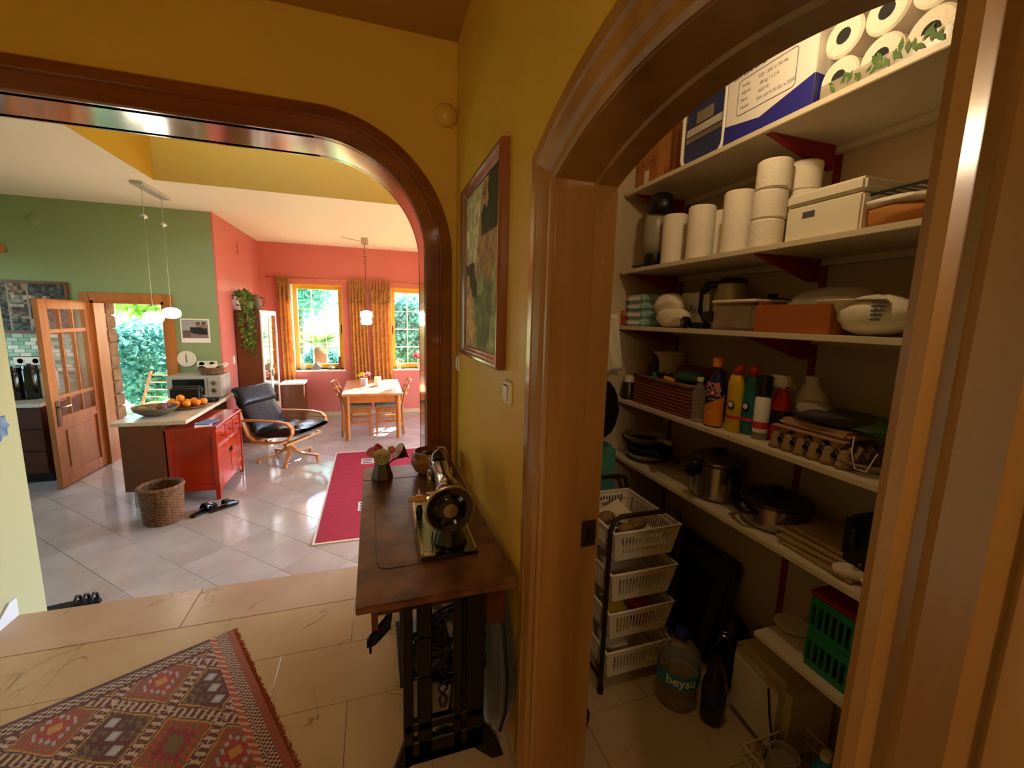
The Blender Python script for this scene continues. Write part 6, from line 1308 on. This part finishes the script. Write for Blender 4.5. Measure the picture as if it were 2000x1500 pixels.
bp = at(1396, 1412, z=0); t = thing('cola_bottle', 'dark plastic bottle standing beside the big water bottle', 'bottle', (bp.x, bp.y+.02, 0)); MB().lathe([(.04,0),(.047,.02),(.047,.16),(.03,.23),(.014,.27),(.014,.285),(0,.285)], 24).build('bottle_body', 'dark_pet', t, smooth=50); MB().lathe([(.016,.283),(.016,.30),(0,.30)], 16).build('cap', 'black', t); MB().lathe([(.048,.10),(.048,.15)], 24).build('label', 'navy', t)
hp0 = at(1430, 1370, z=0); t = thing('cream_heater', 'cream metal appliance with rounded top edge on the pantry floor', 'appliance', (1.40, 1.10, 0), -.10)
hx, hh_ = .0, zpx(1445, 1262, 1.40)
MB().box(-.0,-.13,.0,.25,.15,hh_).build('housing', 'cream_metal', t, bevel=.03, seg=4); MB().box(-.004,-.10,.03,.001,.12,hh_-.05).build('front_panel', 'plastic_white', t, bevel=.002); MB().tube([(-.006,-.06,hh_-.05),(-.02,-.09,hh_*.6),(-.015,-.11,.1),(-.03,-.10,.01)], .004, 6).build('power_cord', 'black', t)
t = thing('wire_basket', 'low chrome wire basket on the pantry floor in the corner', 'wire basket', (1.22, .72, .0)); bw_, bd_, bh_ = .28, .26, .14
for z_ in (.005, .09, bh_): MB().tube([(0,0,z_),(bw_,0,z_),(bw_,bd_,z_),(0,bd_,z_)], .004 if z_ < .1 else .005, 6, True).build('wire_ring', 'cream_metal', t)
for i in range(10):
    for y_ in (0, bd_): x_ = bw_*i/9; MB().tube([(x_,y_,.005),(x_,y_,bh_)], .0025, 5).build('wire', 'cream_metal', t)
for i in range(1, 9):
    for x_ in (0, bw_): y_ = bd_*i/9; MB().tube([(x_,y_,.005),(x_,y_,bh_)], .0025, 5).build('wire', 'cream_metal', t)
    MB().tube([(0,bd_*i/9,.005),(bw_,bd_*i/9,.005)], .0025, 5).build('wire', 'cream_metal', t)
t = thing('tin_can', 'open tin can standing in the wire basket', 'tin can', (1.315, .90, .009)); MB().lathe([(.045,0),(.045,.15),(.047,.155),(.043,.155),(.042,.01),(0,.01)], 24).build('can', 'alu', t, smooth=40); MB().lathe([(.041,.13),(0,.128)], 20).build('can_contents', 'core', t)
t = thing('blue_bottle', 'blue plastic bottle lying in the wire basket', 'bottle', (1.41, .83, .009)); MB().lathe([(.038,0),(.042,.02),(.042,.12),(.02,.16),(.014,.18),(0,.18)], 20).build('bottle_body', 'label_blue', t, smooth=50); MB().lathe([(.016,.178),(.016,.20),(0,.20)], 14).build('cap', 'plastic_white', t)
t = thing('grey_case', 'flat dark grey case leaning against the wall under the pot shelf', 'case', (1.46, 1.71, .0), .0); Mg = Matrix.Rotation(.28, 4, 'Y'); MB().box(0,-.28,.0,.07,.26,.52).xf(Mg).build('case_shell', 'case_grey', t, bevel=.02); MB().box(-.004,-.20,.08,.0,.18,.40).xf(Mg).build('case_panel', 'dark_steel', t, bevel=.004); MB().tube([(-.005,-.06,.5),(-.03,-.05,.53),(-.03,.03,.53),(-.005,.04,.5)], .008, 6).xf(Mg).build('handle', 'black', t)
t = thing('black_backpack', 'black rucksack slumped on the floor behind the bottles', 'rucksack', (1.42, 1.33, .0)); crumple(MB(), (.085,0,.17), (.085,.08,.17), 61, .05).build('bag_body', 'black', t, smooth=True); MB().tube([(-.005,-.03,.28),(-.03,-.02,.20),(-.02,0,.1)], .012, 6).build('strap', 'black', t, smooth=True); MB().tube([(-.01+.014*math.cos(a*.5),-.05+.014*math.sin(a*.5),.30) for a in range(12)], .003, 5).build('buckle_ring', 'chrome', t)
# ---- things by the far jamb
cl0 = at(1195, 640, y=1.95); t = thing('hanging_apron', 'pale cotton apron hanging behind the door jamb', 'apron', (cl0.x+.03, 1.95, 0)); ztop = CAMH+.02; zb2 = at(1200, 730, y=1.95).z
MB().grid(lambda u, v: Vector((-.16+.19*u*(1.12-.35*v), .02*math.sin(u*9+v*2), zb2+(ztop-zb2)*v+.015*u)), 24, 12).build('cloth', 'cloth_cream', t, smooth=True, solid=.004); MB().tube([(-.06,0,ztop-.01),(-.05,.08,ztop+.06),(-.05,.178,ztop+.08)], .003, 5).build('loop', 'cloth_cream', t); MB().tube([(-.05,.18,ztop+.06),(-.05,.12,ztop+.06),(-.05,.12,ztop+.09)], .006, 6).build('wall_hook', 'steel', t)
b0 = at(1188, 800, y=1.85); t = thing('black_coat', 'black bundle of clothes hanging behind the door jamb', 'coat', (b0.x-.05, 1.85, 0)); zt2, zb3 = at(1188,740,y=1.85).z, at(1188,858,y=1.85).z; crumple(MB(), (0,0,(zt2+zb3)/2), (.10,.07,(zt2-zb3)/2), 71, .06).build('bundle', 'black', t, smooth=True); MB().tube([(0,.05,zt2-.03),(0,.15,zt2+.05),(0,.278,zt2+.06)], .006, 6).build('hanging_loop', 'black', t)
t = thing('teal_jerrycan', 'teal plastic canister standing behind the trolley', 'canister', (at(1180,900,y=1.95).x-.02, 1.98, 0)); zt3 = at(1180,865,y=1.95).z; MB().box(-.10,-.10,0,.06,.10,zt3).build('canister_body', 'teal_cloth', t, bevel=.025, seg=3); MB().lathe([(.025,zt3),(.025,zt3+.03),(0,zt3+.03)], 16, T(-.02,0,0)).build('cap', 'mint_cap', t)
s0 = at(1150, 1450, z=0); t = thing('black_boot', 'black rubber boot standing just inside the pantry door', 'boot', (s0.x-.05, s0.y+.04, 0), .6); MB().lathe([(.035,.03),(.04,.1),(.042,.16),(.038,.16),(.03,.05),(0,.04)], 18, T(-.02,0,0)).build('shaft', 'black', t, smooth=40); crumple(MB(), (.04,0,.035), (.075,.036,.035), 81, 0).build('foot', 'black', t, smooth=True)
# lamp in the pantry
t = thing('pantry_lamp', 'bare warm bulb hanging from the pantry ceiling', 'lamp', (.98, 1.0, HC-.06)); MB().lathe([(.04,0),(.04,-.02),(.006,-.03),(.006,-.36),(.02,-.38),(.02,-.42),(0,-.42)], 18).build('holder', 'plastic_white', t, smooth=40); MB().ell((0,0,-.45),(.03,.03,.038),16,12).build('glass_bulb', 'lamp_warm', t, smooth=True)
bulb('pantry_bulb', (.98, 1.0, HC-.58), 6.5, WARM, .03)
